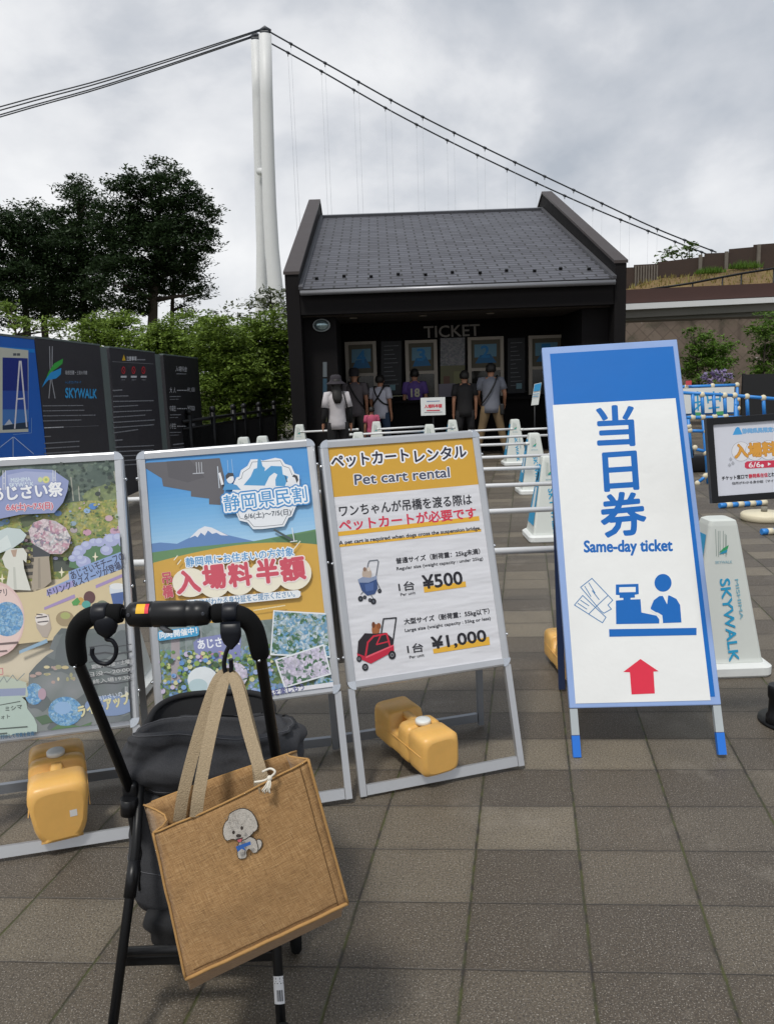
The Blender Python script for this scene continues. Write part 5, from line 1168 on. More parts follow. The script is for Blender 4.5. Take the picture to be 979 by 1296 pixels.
# ------------------------------------------------------------------ black framed sign on a stand (right edge)
def framed():
    Y0 = 2.72
    q = [atY(*p, Y0+dy) for p, dy in ((SX(228, 645), .05), (SX(262, 1110), 0.0))]
    A, B = q; up = (A-B).normalized(); ex = V((1, .05, .012)); ex = (ex-up*ex.dot(up)).normalized(); n = ex.cross(up); W, H = .46, (A-B).length
    t = thing('framed_sign', 'black framed sign with gold characters on a black post, at the right edge', 'sign', (B.x+.25, 2.75, 0))
    P = lambda u, v, d=0: B+ex*u+up*v+n*d
    m = M.Translation(B) @ M((ex, up, n)).transposed().to_4x4(); f = .024
    mb = MB()
    for lo, hi in (((0, 0, -.02), (f, H, .004)), ((W-f, 0, -.02), (W, H, .004)), ((f, 0, -.02), (W-f, f, .003)), ((f, H-f, -.02), (W-f, H, .003))): mb.box(lo, hi, bev=.002, mtx=m)
    mb.build('frame', BLACKPL, t); MB().box((f, f, -.018), (W-f, H-f, -.006), mtx=m).build('backing', BLACKPL, t)
    pr = Print(P(0, 0, -.0055), ex, up, n); pr.coat = .3
    pr.uvpoly([(f-.002, f-.002), (W-f+.002, f-.002), (W-f+.002, H-f+.002), (f-.002, H-f+.002)], '#cfd2dc')
    pr.crop(840, 380, 4.317)
    pr.poly([(374, 736), (390, 700), (400, 692), (410, 694), (428, 733)], '#3f9bd8'); pr.text('静岡県民限定キャンペーン', (428, 728), (760, 710), 26, '#7fb2dc', .02, [('#5a9ad0', .08)])
    for x in (400, 475, 550, 625, 700): pr.ell((x+20, 826-(x-400)*.05), 52, 54, '#9a9ca4', 24); pr.ell((x+20, 826-(x-400)*.05), 50, 52, '#dcdde2', 24)
    pr.text('入場料半額', (388, 862), (760, 836), 74, '#d6993a', .04, [('#b27a2c', .07)])
    pr.poly([(440, 890), (452, 880), (800, 866), (800, 902), (452, 920), (440, 912)], '#c8324e'); pr.text('6/6', (462, 914), (526, 911), 28, '#e8e6ea', .02); pr.ell((536, 904), 8, 9, '#e8e6ea'); pr.poly([(566, 886), (584, 894), (566, 904)], '#e8e6ea'); pr.text('7/5', (620, 908), (680, 905), 28, '#e8e6ea', .02)
    pr.text('チケット窓口で', (316, 984), (458, 972), 22, '#26262c', .03); pr.text('静岡県在住', (462, 972), (566, 964), 22, '#cc3048', .03); pr.text('とわかる', (570, 964), (640, 958), 22, '#26262c', .03)
    pr.text('住所がわかる身分証（マイナンバー等）', (370, 1008), (700, 986), 15, '#3a3a40', .02)
    for x, y in ((362, 868), (374, 890), (356, 900)): pr.poly([(x, y-12), (x+10, y), (x, y+10), (x-8, y)], '#a9acb4')
    pr.build('sign_print', t)
    pb = ground(990, 921); pt = P(.33, .03, -.03)
    MB().tube([V((pb.x, pb.y, .03)), pt], .014, 12).build('post', BLACKM, t)
    g = ground(981, 918); g = V((g.x+.0, g.y, 0))
    MB().lathe([(.034, 0), (.040, .01), (.040, .045), (.032, .06), (.031, .12), (.036, .125), (.038, .17), (.034, .18)], g, n=24).build('foot_sleeve', BLACKPL, t)
    MB().lathe([(.13, 0), (.13, .012), (.03, .02)], V((pb.x+.06, pb.y+.05, 0)), n=32).build('base_plate', BLACKM, t)
framed()
from mathutils import noise as mnoise
# ------------------------------------------------------------------ black pet stroller
def denim():
    m, t, b, oc = newmat('charcoal denim fabric')
    f = noisen(t, oc, 420, 2, .7); g = noisen(t, oc, 14, 4)
    c = mixn(t, f, hexc('#222325'), hexc('#545559'))
    t.links.new(mixn(t, mathn(t, 'MULTIPLY', g, .5), c, hexc('#252628')), b.inputs['Base Color']); b.inputs['Roughness'].default_value = .9
    b.inputs['Specular IOR Level'].default_value = .2
    t.links.new(bumpn(t, mathn(t, 'ADD', mathn(t, 'MULTIPLY', g, 1.2), mathn(t, 'MULTIPLY', f, .15)), .5, .006), b.inputs['Normal']); return m
DENIM = denim(); BLACKF = mat('black lining', '#141518', .85, .2, 40, bump=.3, bscale=300, bdist=.001)
st = thing('pet_stroller', 'black pet stroller with foam grips and charcoal fabric basket, in the foreground', 'stroller', (-.48, 1.75, 0))
Z = lambda x, y, Y: atY(x, y, Y)
la = [Z(156, 776.5, 1.62), Z(132, 777, 1.62), Z(113, 781, 1.62), Z(100, 793, 1.625), Z(95.5, 812, 1.63), Z(99, 838, 1.64)]
ra = [Z(268, 776.5, 1.62), Z(290, 776, 1.62), Z(308, 781, 1.62), Z(320, 793, 1.625), Z(326, 812, 1.63), Z(329.5, 830, 1.64)]
hb = MB(); jl, jr = Z(166, 1004, 1.76), Z(352, 975, 1.75)
hb.tube(smooth(la, 4)+[jl], .0125, 12); hb.tube(smooth(ra, 4)+[jr], .0125, 12)
hb.tube([la[0], ra[0]], .010, 10)
frm = hb.build('handle_frame', BLACKM, st)
for ln in (la, ra):
    pts = smooth(ln, 4); n_ = len(pts)
    MB().tube([pts[0].lerp(pts[1], .3)]+pts[1:-1]+[pts[-1]], [.0195]+[.0212]*(n_-3)+[.0205, .0195], 16).build('foam_sleeve', FOAM, frm)
ga, gb = Z(160, 778, 1.62), Z(268, 776, 1.62); gd_ = (gb-ga)
gr = MB().tube([ga.lerp(gb, f) for f in (0, .015, .05, .12, .30, .31, .33, .62, .70, .715, .73, .80, .81, .87, .95, .985, 1)], [.010, .019, .0255, .0275, .028, .0255, .0285, .0285, .0285, .027, .0265, .0265, .028, .027, .025, .019, .010], 20).build('centre_grip', BLACKPL, st)
for f in (.07, .93):
    p = ga.lerp(gb, f); MB().lathe([(.0045, 0), (.0045, .003), (.003, .0035)], p+V((0, -.0245, .006)), (0, -1, .2), 12).build('screw', mat('dark screw', '#3a3c42', .3, .1, metal=.6), gr)
v0 = V((0, -1, .35)).normalized(); vu = V((0, .35, 1)).normalized()
def patch(f0, f1, w0, w1, c):
    q = []
    mb = MB(); r = .0290
    for f in (f0, f1):
        for k in range(5):
            a = w0+(w1-w0)*k/4; q.append(ga.lerp(gb, f)+V((0, -math.cos(a), math.sin(a)))*r)
    mb.add(q, [[k, k+1, 5+k+1, 5+k] for k in range(4)], 0, True); return mb.build('sticker', ink(c), gr)
patch(.155, .255, .35, 1.15, '#e6b42c'); patch(.2555, .30, .35, 1.15, '#d9364a')
tg = MB().tube([ga.lerp(gb, .42)+V((0, -.012, -.022)), ga.lerp(gb, .47)+V((0, -.014, -.032)), ga.lerp(gb, .55)+V((0, -.014, -.036))], [.008, .007, .003], 8).build('release_lever', mat('grey lever', '#5a5c60', .5, .1), gr)
# uprights, legs, joints
for j, (top, mid, bot) in enumerate((((178, 985, 1.78), (172, 1075, 1.70), (133, 1372, 1.475)), ((344, 1000, 1.77), (346, 1130, 1.68), (360, 1372, 1.475)))):
    a, m_, b_ = Z(*top), Z(*mid), Z(*bot)
    lg = MB().tube([a, m_, b_], [.0105, .0115, .0115], 12).build('rear_leg', BLACKM, st)
    MB().tube([m_.lerp(b_, .05), m_.lerp(b_, .22)], .0145, 12).build('leg_sleeve', BLACKPL, lg)
    w = V((b_.x, b_.y-.0, .058))
    wl = MB().lathe([(.030, -.016), (.050, -.015), (.058, -.008), (.058, .008), (.050, .015), (.030, .016)], w, (1, 0, 0), 24).build('rear_wheel', FOAM, st)
    MB().lathe([(.024, -.018), (.028, -.012), (.028, .012), (.024, .018)], w, (1, 0, 0), 18).build('hub', BLACKPL, wl)
    if j == 1:
        mb = MB(); k0 = m_.lerp(b_, .455); k1 = m_.lerp(b_, .60); d_ = (k1-k0).normalized(); sx = V((1, 0, 0)); fr_ = d_.cross(sx).normalized()
        if fr_.y > 0: fr_ = -fr_
        pts = []
        for f in (0, 1):
            for k in range(7):
                aa = rad(-75+150*k/6); pts.append(k0.lerp(k1, f)+(sx*math.sin(aa)+fr_*math.cos(aa))*.0121)
        mb.add(pts, [[k, k+1, 8+k, 7+k] for k in range(6)], 0, True)
        s_ = mb.build('sticker', ink('#d9dadb'), lg)
        mb = MB()
        for f0, f1, a0, a1 in ((.05, .12, -70, 70), (.17, .20, -70, 70), (.24, .28, -40, 70), (.5, .9, -10, -2), (.5, .9, 2, 6), (.5, .9, 10, 22), (.5, .9, 27, 31), (.5, .9, 36, 48), (.5, .9, -20, -16)):
            q = []
            for f in (f0, f1):
                for k in range(4):
                    aa = rad(a0+(a1-a0)*k/3); q.append(k0.lerp(k1, f)+(sx*math.sin(aa)+fr_*math.cos(aa))*.01225)
            mb.add(q, [[k, k+1, 5+k, 4+k] for k in range(3)])
        mb.build('sticker_print', ink('#3c3d42'), s_)
for p, q in ((jl, Z(172, 1075, 1.70)), (jr, Z(346, 1080, 1.70))):
    MB().box(p+V((-.018, -.016, -.03)), p+V((.018, .02, .03)), bev=.008, seg=3).build('fold_joint', BLACKPL, st)
MB().tube([Z(163, 1010, 1.74), Z(163, 1030, 1.74)], .02, 14).build('lock_knob', BLACKPL, st)
fl_ = [((-.655, 1.75, .56), (-.655, 1.80, .30), (-.64, 1.92, .07)), ((-.295, 1.75, .56), (-.295, 1.80, .30), (-.285, 1.86, .06))]
for pts in fl_:
    MB().tube(pts, .0095, 10).build('front_leg', BLACKM, st); c = V(pts[-1]); c.z = .047
    wl = MB().lathe([(.022, -.014), (.040, -.013), (.047, -.006), (.047, .006), (.040, .013), (.022, .014)], c, (1, .25, 0), 24).build('front_wheel', FOAM, st)
    MB().lathe([(.018, -.016), (.022, -.01), (.022, .01), (.018, .016)], c, (1, .25, 0), 16).build('hub', BLACKPL, wl)
MB().tube([Z(158, 1205, 1.62), Z(352, 1196, 1.62)], .0115, 10).build('rear_axle_bar', BLACKM, st)
MB().box((-.655, 1.62, .165), (-.285, 1.65, .192), bev=.004).build('lower_bar', BLACKM, st)
# under basket of black net
def ring(cx_, cy_, hx, hy, zf, n=64, p=3.2, amp=0.0, seed=0.0, lean=0.0):
    out = []
    for j in range(n):
        a = 2*math.pi*j/n; c, s_ = math.cos(a), math.sin(a)
        x = abs(c)**(2/p)*(1 if c > 0 else -1); y = abs(s_)**(2/p)*(1 if s_ > 0 else -1)
        q = V((cx_+x*hx, cy_+y*hy, zf(x, y) if callable(zf) else zf))
        if amp:
            d = mnoise.noise(V((q.x*9, q.y*9, q.z*16+seed)))*.8 + mnoise.noise(V((q.x*22, q.y*22, q.z*30+seed)))*.4
            q += V((x*hx, y*hy, .25*hx*mnoise.noise(V((q.x*7+5, q.y*7, seed))))).normalized()*d*amp
        out.append(q)
    return out
ub = [ring(-.475, 1.83, .12, .09, .112), ring(-.475, 1.83, .165, .12, .125, amp=.012), ring(-.475, 1.83, .17, .125, .15, amp=.03, seed=2), ring(-.475, 1.83, .172, .13, .175, amp=.035, seed=5), ring(-.475, 1.83, .165, .12, .20, amp=.03, seed=7), ring(-.475, 1.85, .15, .11, .215, amp=.01)]
MB().loft(ub).build('under_basket', BLACKF, st)
def fold(a, z):      # creased cloth: sharp ridges that run around and sag
    w_ = z*42 + 2.4*math.sin(a*1.0+.6) + 1.4*math.sin(a*2.3+1) + 3.0*mnoise.noise(V((math.cos(a)*1.6, math.sin(a)*1.6, z*6)))
    return abs(math.sin(w_))**.7-.6
def cloth_ring(cx_, cy_, hx, hy, zf, amp, n=110, p=3.0):
    out = []
    for j in range(n):
        a = 2*math.pi*j/n; c, s_ = math.cos(a), math.sin(a)
        x = abs(c)**(2/p)*(1 if c > 0 else -1); y = abs(s_)**(2/p)*(1 if s_ > 0 else -1)
        z = zf(x, y, a) if callable(zf) else zf
        d = amp*(fold(a, z) + .6*mnoise.noise(V((c*3, s_*3, z*14))) + .35*mnoise.noise(V((c*8, s_*8, z*40))))
        out.append(V((cx_+x*hx+c*d, cy_+y*hy+s_*d, z+.25*amp*mnoise.noise(V((c*5, s_*5, z*30+9))))))
    return out
R_ = [cloth_ring(-.490, 1.90, .16, .11, .185, 0), cloth_ring(-.490, 1.90, .205, .145, .19, 0), cloth_ring(-.490, 1.90, .214, .158, .225, .003)]
for k in range(12): z = .26+.25*k/11; R_.append(cloth_ring(-.490+.008*k/11, 1.90+.03*k/11, .215-.006*k/11, .16-.008*k/11, z, .004+.008*(k/11)**2))
for k in range(22):
    f = k/21; R_.append(cloth_ring(-.48+.008*f, 1.93, .208+.026*math.sin(math.pi*min(1, f*1.15)), .152+.028*math.sin(math.pi*min(1, f*1.15)), (lambda x, y, a, f=f: .505+.105*f-.030*f*y), .016))
top = lambda x, y, a: .615-.036*y+.016*math.exp(-((x+.3)**2+(y+1)**2)*3)-.008*math.exp(-(x-.5)**2*3)
R_ += [cloth_ring(-.472, 1.935, .200, .148, lambda x, y, a: top(x, y, a)-.004, .010), cloth_ring(-.472, 1.937, .190, .138, top, .006), cloth_ring(-.472, 1.94, .182, .130, lambda x, y, a: top(x, y, a)-.012, .004), cloth_ring(-.472, 1.94, .170, .12, .50, 0)]
bk_ = MB().loft(R_).build('basket', DENIM, st)
ST_ = mat('grey stitching', '#55565a', .9)
mb = MB()
for k in (5, 17, len(R_)-4): mb.tube([p+(V((p.x+.48, p.y-1.92, .3))).normalized()*.0012 for p in R_[k]], .0012, 5, closed=True)
mb.build('seam_stitching', ST_, bk_)
hp_ = [R_[k][int(110*.64)]+V((0, -.003, 0)) for k in range(3, 14)]
MB().tube(hp_, .003, 6).build('zip', BLACKPL, bk_)
for ln in (la, ra): MB().ball(ln[-1]+V((0, -.021, -.004)), .0035, n=8, m=6).build('rivet', CHROME, frm)
zr = lambda x, y: .585+.028*y
rm = ring(-.510, 2.03, .172, .130, zr, n=44, p=3)
MB().tube(rm, .009, 10, closed=True).build('rim_tube', BLACKF, bk_)
MB().loft([ring(-.510, 2.03, .172, .130, zr, n=44, p=3), ring(-.508, 2.02, .162, .12, lambda x, y: zr(x, y)-.05, n=44, p=3), ring(-.50, 1.98, .15, .12, .48, n=44, p=3)], cap0=False).build('lining', BLACKF, bk_)
hd = [Z(352, 905, 2.0), Z(362, 915, 1.95), Z(369, 935, 1.9), Z(368, 955, 1.87)]
MB().loft([[p+V((-.03, 0, .014)), p+V((.004, -.012, .004)), p+V((.006, -.016, -.012)), p+V((-.03, 0, -.02))] for p in smooth(hd, 4)]).build('canopy_flap', DENIM, bk_)
# carry hooks on the handle
HK = mat('dark navy plastic hook', '#10131b', .4, .1, 20, spec=.3)
def cup_hook(label, strap_px, body_px, pts, body, Yh):
    t = thing('carry_hook', label, 'hook', Z(*body_px, Yh), group='carry hooks hanging from the stroller handle')
    p = Z(*strap_px, 1.62)
    MB().lathe([(.0225, -.016), (.0242, -.012), (.0242, .012), (.0225, .016)], p, (1, 0, 0), 22).build('strap', HK, t)
    b = Z(*body_px, Yh); MB().loft(body(b)).build('clip_body', HK, t)
    MB().tube(smooth([Z(x, y, Yh) for x, y in pts], 5), .0048, 10).build('hook', HK, t)
def rnd_body(b):
    return [[b+V((r*math.cos(a), .6*r*math.sin(a), h)) for a in [6.2832*k/16 for k in range(16)]] for r, h in ((.018, .028), (.026, .018), (.026, .0), (.020, -.014), (.008, -.024), (.004, -.026))]
cup_hook('empty dark carry hook on the left bend of the stroller handle', (128, 777), (134, 793), [(136, 803), (135, 809), (142, 811), (147, 820), (145, 832), (136, 840), (124, 838), (117, 829), (117, 820)], rnd_body, 1.61)
def clip_body(b):
    return [[b+V((.021*w_*math.copysign(abs(math.cos(a))**.6, math.cos(a)), .010*math.copysign(abs(math.sin(a))**.6, math.sin(a)), h)) for a in [6.2832*k/20+.1 for k in range(20)]] for w_, h in ((1.0, .022), (1.05, .0), (1.0, -.010), (.75, -.022), (.3, -.031), (.18, -.034))]
cup_hook('dark carry hook holding up the jute bag', (292, 776), (292, 801), [(291, 816), (286, 826), (283.5, 842), (286, 852), (290.5, 853), (292.5, 846), (292, 834)], clip_body, 1.585)

# ------------------------------------------------------------------ jute bag
def jute():
    m, t, b, oc = newmat('woven jute')
    mp_ = t.nodes.new('ShaderNodeMapping'); mp_.inputs['Rotation'].default_value = (0, rad(26), 0); t.links.new(oc, mp_.inputs[0])
    sa = t.nodes.new('ShaderNodeMapping'); sa.inputs['Scale'].default_value = (45, 60, 620); t.links.new(mp_.outputs[0], sa.inputs[0])
    sb = t.nodes.new('ShaderNodeMapping'); sb.inputs['Scale'].default_value = (620, 60, 45); t.links.new(mp_.outputs[0], sb.inputs[0])
    fa, fb = noisen(t, sa.outputs[0], 1, 2, .6), noisen(t, sb.outputs[0], 1, 2, .6); f = mathn(t, 'MULTIPLY_ADD', fa, .5, mathn(t, 'MULTIPLY', fb, .5))
    c = rampn(t, f, [(.3, hexc('#735635')), (.5, hexc('#a27d50')), (.7, hexc('#c2a073'))])
    big = noisen(t, oc, 9, 4)
    t.links.new(mixn(t, mathn(t, 'MULTIPLY', big, .45), c, hexc('#8d6b42')), b.inputs['Base Color']); b.inputs['Roughness'].default_value = .9
    t.links.new(bumpn(t, f, .9, .0025), b.inputs['Normal']); b.inputs['Sheen Weight'].default_value = .15; return m
JUTE = jute(); EDGE = mat('jute edging', '#ab8450', .9, .2, 60, bump=.6, bscale=400, bdist=.002); WEB = mat('beige cotton webbing', '#a8967a', .9, .28, 260, bump=1, bscale=420, bdist=.003); COTTON = mat('white cotton cord', '#d8d3c6', .85, .1, 100)
bag = thing('jute_bag', 'natural jute shopping bag with embroidered white puppy, hanging from a hook on the stroller', 'bag', Z(315, 1140, 1.44))
FTL, FTR, FBR, FBL = Z(194, 1054, 1.455), Z(390, 961, 1.435), Z(440, 1143, 1.405), Z(235, 1239, 1.40)
BTL, BTR, BBR, BBL = Z(182, 1019, 1.54), Z(375, 951, 1.52), Z(432, 1160, 1.50), Z(240, 1254, 1.47)
NF, NS, NT = 20, 5, 20
def bagring(tt, shrink=0.0):
    fl_b, fr_b = FBL.lerp(FTL, tt), FBR.lerp(FTR, tt); bl_b, br_b = BBL.lerp(BTL, tt), BBR.lerp(BTR, tt); out = []
    for k in range(NF):
        u = k/NF; p = fl_b.lerp(fr_b, u); bul = math.sin(math.pi*u)*math.sin(math.pi*min(1, tt*.9+.05))
        p = p + V((0, -.012*bul - .004*mnoise.noise(V((u*4, tt*4, 1.0))) - .003*mnoise.noise(V((u*9, tt*7, 3.0))), 0)); p.z += .006*math.sin(math.pi*u)*(1-tt)*0 - .007*math.sin(math.pi*u*1.0)*tt**3 + .002*mnoise.noise(V((u*6, tt*2, 8))); out.append(p)
    for k in range(NS):
        u = k/NS; p = fr_b.lerp(br_b, u); p.x -= .030*math.sin(math.pi*u)*(.15+tt*.85); out.append(p)
    for k in range(NF):
        u = k/NF; p = br_b.lerp(bl_b, u); p.y += .008*math.sin(math.pi*u); out.append(p)
    for k in range(NS):
        u = k/NS; p = bl_b.lerp(fl_b, u); p.x += (.034*tt**2+.004)*math.sin(math.pi*u); out.append(p)
    return out
mb = MB().loft([bagring(k/NT) for k in range(NT+1)], cap1=False)
bd = mb.build('body', JUTE, bag); sd_ = bd.modifiers.new('thick', 'SOLIDIFY'); sd_.thickness = .0022; sd_.offset = -1
def fpt(u, v, d=.0015):
    r0 = bagring(v); k = u*NF; i = min(int(k), NF-1); a = r0[i]; b = r0[i+1]; return a.lerp(b, k-i)+V((0, -d, 0))
ed = MB()
ed.tube([fpt(k/20, 0.0) for k in range(21)], .0038, 8); ed.tube([fpt(0, k/20) for k in range(21)], .0028, 8); ed.tube([fpt(1, k/20) for k in range(21)], .0028, 8); ed.tube([fpt(k/20, 1.0) for k in range(21)], .0022, 8)
r1 = bagring(1.0); ed.tube([r1[-NS+k] for k in range(NS)]+[r1[0]], .0022, 8); ed.tube(r1[NF+NS:NF+NS+NF], .0022, 8); ed.tube(r1[NF:NF+NS+1], .0022, 8)
ed.build('edging', EDGE, bd)
MB().tube([fpt(.945, k/30, .0012) for k in range(31)], .0008, 5).tube([fpt(.06+.88*k/30, .035, .0012) for k in range(31)], .0008, 5).build('seam_stitching', mat('brown thread', '#5f4526', .9), bd)
def strap(pix, Ys, wpx, tw):
    pts = smooth([Z(x, y, Y) for (x, y), Y in zip(pix, Ys)], 6); rings = []; n_ = len(pts)
    for i, p in enumerate(pts):
        d = (pts[min(n_-1, i+1)]-pts[max(0, i-1)]).normalized(); vw = (p-EYE).normalized(); s_ = d.cross(vw).normalized(); f = i/(n_-1)
        a = tw*math.sin(math.pi*f); nn_ = s_.cross(d).normalized(); side = s_*math.cos(a)+nn_*math.sin(a); th = side.cross(d).normalized()*.0014
        wd = wpx*1.5/F/2*(1-.45*math.exp(-((f-.5)/.07)**2)); rings.append([p-side*wd-th, p+side*wd-th, p+side*wd*1.0+th, p-side*wd+th])
    return MB().loft(rings, sm=False)
strap([(226.5, 1040), (233, 1000), (250, 935), (272, 868), (287.5, 849.5), (301, 866), (312, 905), (324, 955), (330, 1005)], [1.505, 1.51, 1.535, 1.57, 1.59, 1.575, 1.55, 1.52, 1.505], 16.5, .25).build('handle', WEB, bag)
strap([(248, 1034), (252, 1002), (265, 935), (280, 873), (290, 854), (300, 870), (314, 925), (328, 972), (336, 1002)], [1.445, 1.45, 1.49, 1.55, 1.58, 1.55, 1.49, 1.45, 1.442], 16.5, .22).build('handle', WEB, bag)
c0 = Z(333, 990, 1.425)
tb = MB(); tb.tube(smooth([Z(322, 990, 1.425), Z(334, 988, 1.42), Z(343, 983, 1.42), Z(348, 977, 1.42), Z(342, 973, 1.425), Z(332, 977, 1.43)], 5), .0022, 8)
kn = Z(341, 985, 1.418); tb.ball(kn, .0055, n=10, m=7)
for k in range(13):
    e = Z(338+rnd.uniform(-9, 5), 1001+rnd.uniform(-4, 5), 1.41+rnd.uniform(-.004, .004)); tb.tube(smooth([kn, kn.lerp(e, .5)+V((rnd.uniform(-.002, .004), -.003, .001)), e], 3), .0013, 6)
tb.build('tassel', COTTON, bag)
# embroidered puppy: small raised stitched patches on the front
fn_ = (FTR-FTL).cross(FBL-FTL).normalized()
if fn_.y > 0: fn_ = -fn_
exb = (FTR-FTL).normalized(); eyb = exb.cross(fn_)*-1
eyb = fn_.cross(exb)
pc = onplane(305, 1055, fpt(.5, .72, 0), V((0, 1, 0)))
ctr = fpt(.545, .735, .0)
pr = Print(ctr, exb, eyb, fn_); pr.LAY = .00022
FUR = mat('white embroidery thread', '#b9b4ac', .9, .35, 250, bump=.8, bscale=700, bdist=.001); OUT = mat('dark embroidery thread', '#3a332e', .9, .2, 300); BLUE = mat('blue embroidery thread', '#2f5fa8', .9, .2, 300); PINK = mat('pink embroidery thread', '#c0606a', .9)
pr.crop(60, 740, 932/400)
def blob(pts, c, jit=0.0, outl=True):
    n_ = len(pts); sm_ = []
    P3 = [V((x, y, 0)) for x, y in pts]
    for i in range(n_):
        p0, p1, p2, p3 = P3[i-1], P3[i], P3[(i+1) % n_], P3[(i+2) % n_]
        for k in range(6):
            t_ = k/6; q = 0.5*((2*p1)+(p2-p0)*t_+(2*p0-5*p1+4*p2-p3)*t_*t_+(3*p1-p0-3*p2+p3)*t_**3)
            sm_.append((q.x+rnd.uniform(-jit, jit), q.y+rnd.uniform(-jit, jit)))
    if outl:
        cx_ = sum(p[0] for p in sm_)/len(sm_); cy_ = sum(p[1] for p in sm_)/len(sm_)
        big = []
        for x, y in sm_:
            d = math.hypot(x-cx_, y-cy_); f = 1+2.6/d; big.append((cx_+(x-cx_)*f, cy_+(y-cy_)*f))
        pr.poly(big, OUT)
    pr.poly(sm_, c)
blob([(612, 772), (620, 752), (631, 756), (630, 772), (620, 784)], FUR)
blob([(566, 806), (563, 780), (572, 752), (600, 744), (616, 756), (620, 784), (608, 790), (596, 778), (588, 786), (586, 804)], FUR, .6)
blob([(522, 735), (524, 705), (536, 690), (540, 674), (562, 660), (584, 658), (602, 668), (616, 690), (619, 716), (606, 728), (596, 740), (578, 750), (560, 750), (545, 748), (530, 752)], FUR, 1.0)
CURL = mat('grey embroidery thread', '#8f8a83', .9, .2, 250)
for _ in range(70):
    a_ = rnd.uniform(0, 6.28); r_ = math.sqrt(rnd.random())
    x_, y_ = 570+44*r_*math.cos(a_), 700+40*r_*math.sin(a_)
    if 548 < x_ < 590 and 700 < y_ < 752: continue
    b0 = rnd.uniform(0, 6.28); pr.line([(x_+2.6*math.cos(b0+k*.9), y_+2.6*math.sin(b0+k*.9)) for k in range(4)], 1.0, CURL)
pr.poly([(562, 762), (604, 746), (606, 756), (586, 764), (592, 776), (580, 768), (568, 778)], BLUE)
pr.ell((556, 719), 4.2, 6, OUT); pr.ell((580, 706), 4.2, 6, OUT); pr.ell((571, 729), 8, 5.5, OUT); pr.poly([(562, 738), (584, 733), (580, 748), (570, 750)], OUT); pr.poly([(567, 741), (581, 737), (578, 747), (570, 748)], PINK)
pr.line([(588, 786), (590, 770)], 1.6, OUT); pr.line([(606, 788), (607, 772)], 1.6, OUT)
def onbag(p):
    lay = (p-(ctr)).dot(fn_)
    u, v = .5, .7
    for _ in range(25):
        q = fpt(min(.999, max(0, u)), min(1, max(0, v)), 0); e_ = p-q
        u += e_.dot(exb)/(FTR-FTL).length*.8; v += e_.dot(eyb)/(FTL-FBL).length*.8
    return fpt(u, v, 0)+fn_*(.0016+lay)
c0_ = fpt(.545, .735, 0); du_ = (fpt(.63, .735, 0)-fpt(.46, .735, 0)).normalized(); dv_ = fpt(.545, .83, 0)-fpt(.545, .64, 0)
n2 = du_.cross(dv_).normalized(); n2 = n2 if n2.y < 0 else -n2; v2 = n2.cross(du_)
pr.mb.v = [c0_+du_*(p-ctr).dot(exb)+v2*(p-ctr).dot(eyb)+n2*((p-ctr).dot(fn_)+.0022) for p in pr.mb.v]
pr.build('embroidered_puppy', bag)
# ------------------------------------------------------------------ people queueing at the windows
def skin_mesh(name, joints, edges, m, parent, sub=1):
    names = list(joints); ix = {k: i for i, k in enumerate(names)}
    me = bpy.data.meshes.new(name); me.from_pydata([joints[k][:3] for k in names], [(ix[a], ix[b]) for a, b in edges], [])
    o = bpy.data.objects.new(name, me); COL.objects.link(o)
    o.modifiers.new('skin', 'SKIN'); 
    if sub: sb = o.modifiers.new('sub', 'SUBSURF'); sb.levels = sub; sb.render_levels = sub
    sv = me.skin_vertices[0].data
    for i, k in enumerate(names):
        r = joints[k][3]; sv[i].radius = r if hasattr(r, '__len__') else (r, r); sv[i].use_root = (i == 0)
    dg = bpy.context.evaluated_depsgraph_get(); ev = o.evaluated_get(dg)
    me2 = bpy.data.meshes.new_from_object(ev); me2.name = name
    bpy.data.objects.remove(o); bpy.data.meshes.remove(me)
    me2.polygons.foreach_set('use_smooth', [True]*len(me2.polygons)); me2.materials.clear(); me2.materials.append(m)
    return link(name, me2, parent)
SKIN = mat('skin', '#a5765c', .55, .06, 20)
def cloth(name, c, rough=.85): return mat(name, c, rough, .15, 8, bump=.5, bscale=12, bdist=.01)
HAIRM = mat('dark hair', '#15120f', .6, .2, 60)
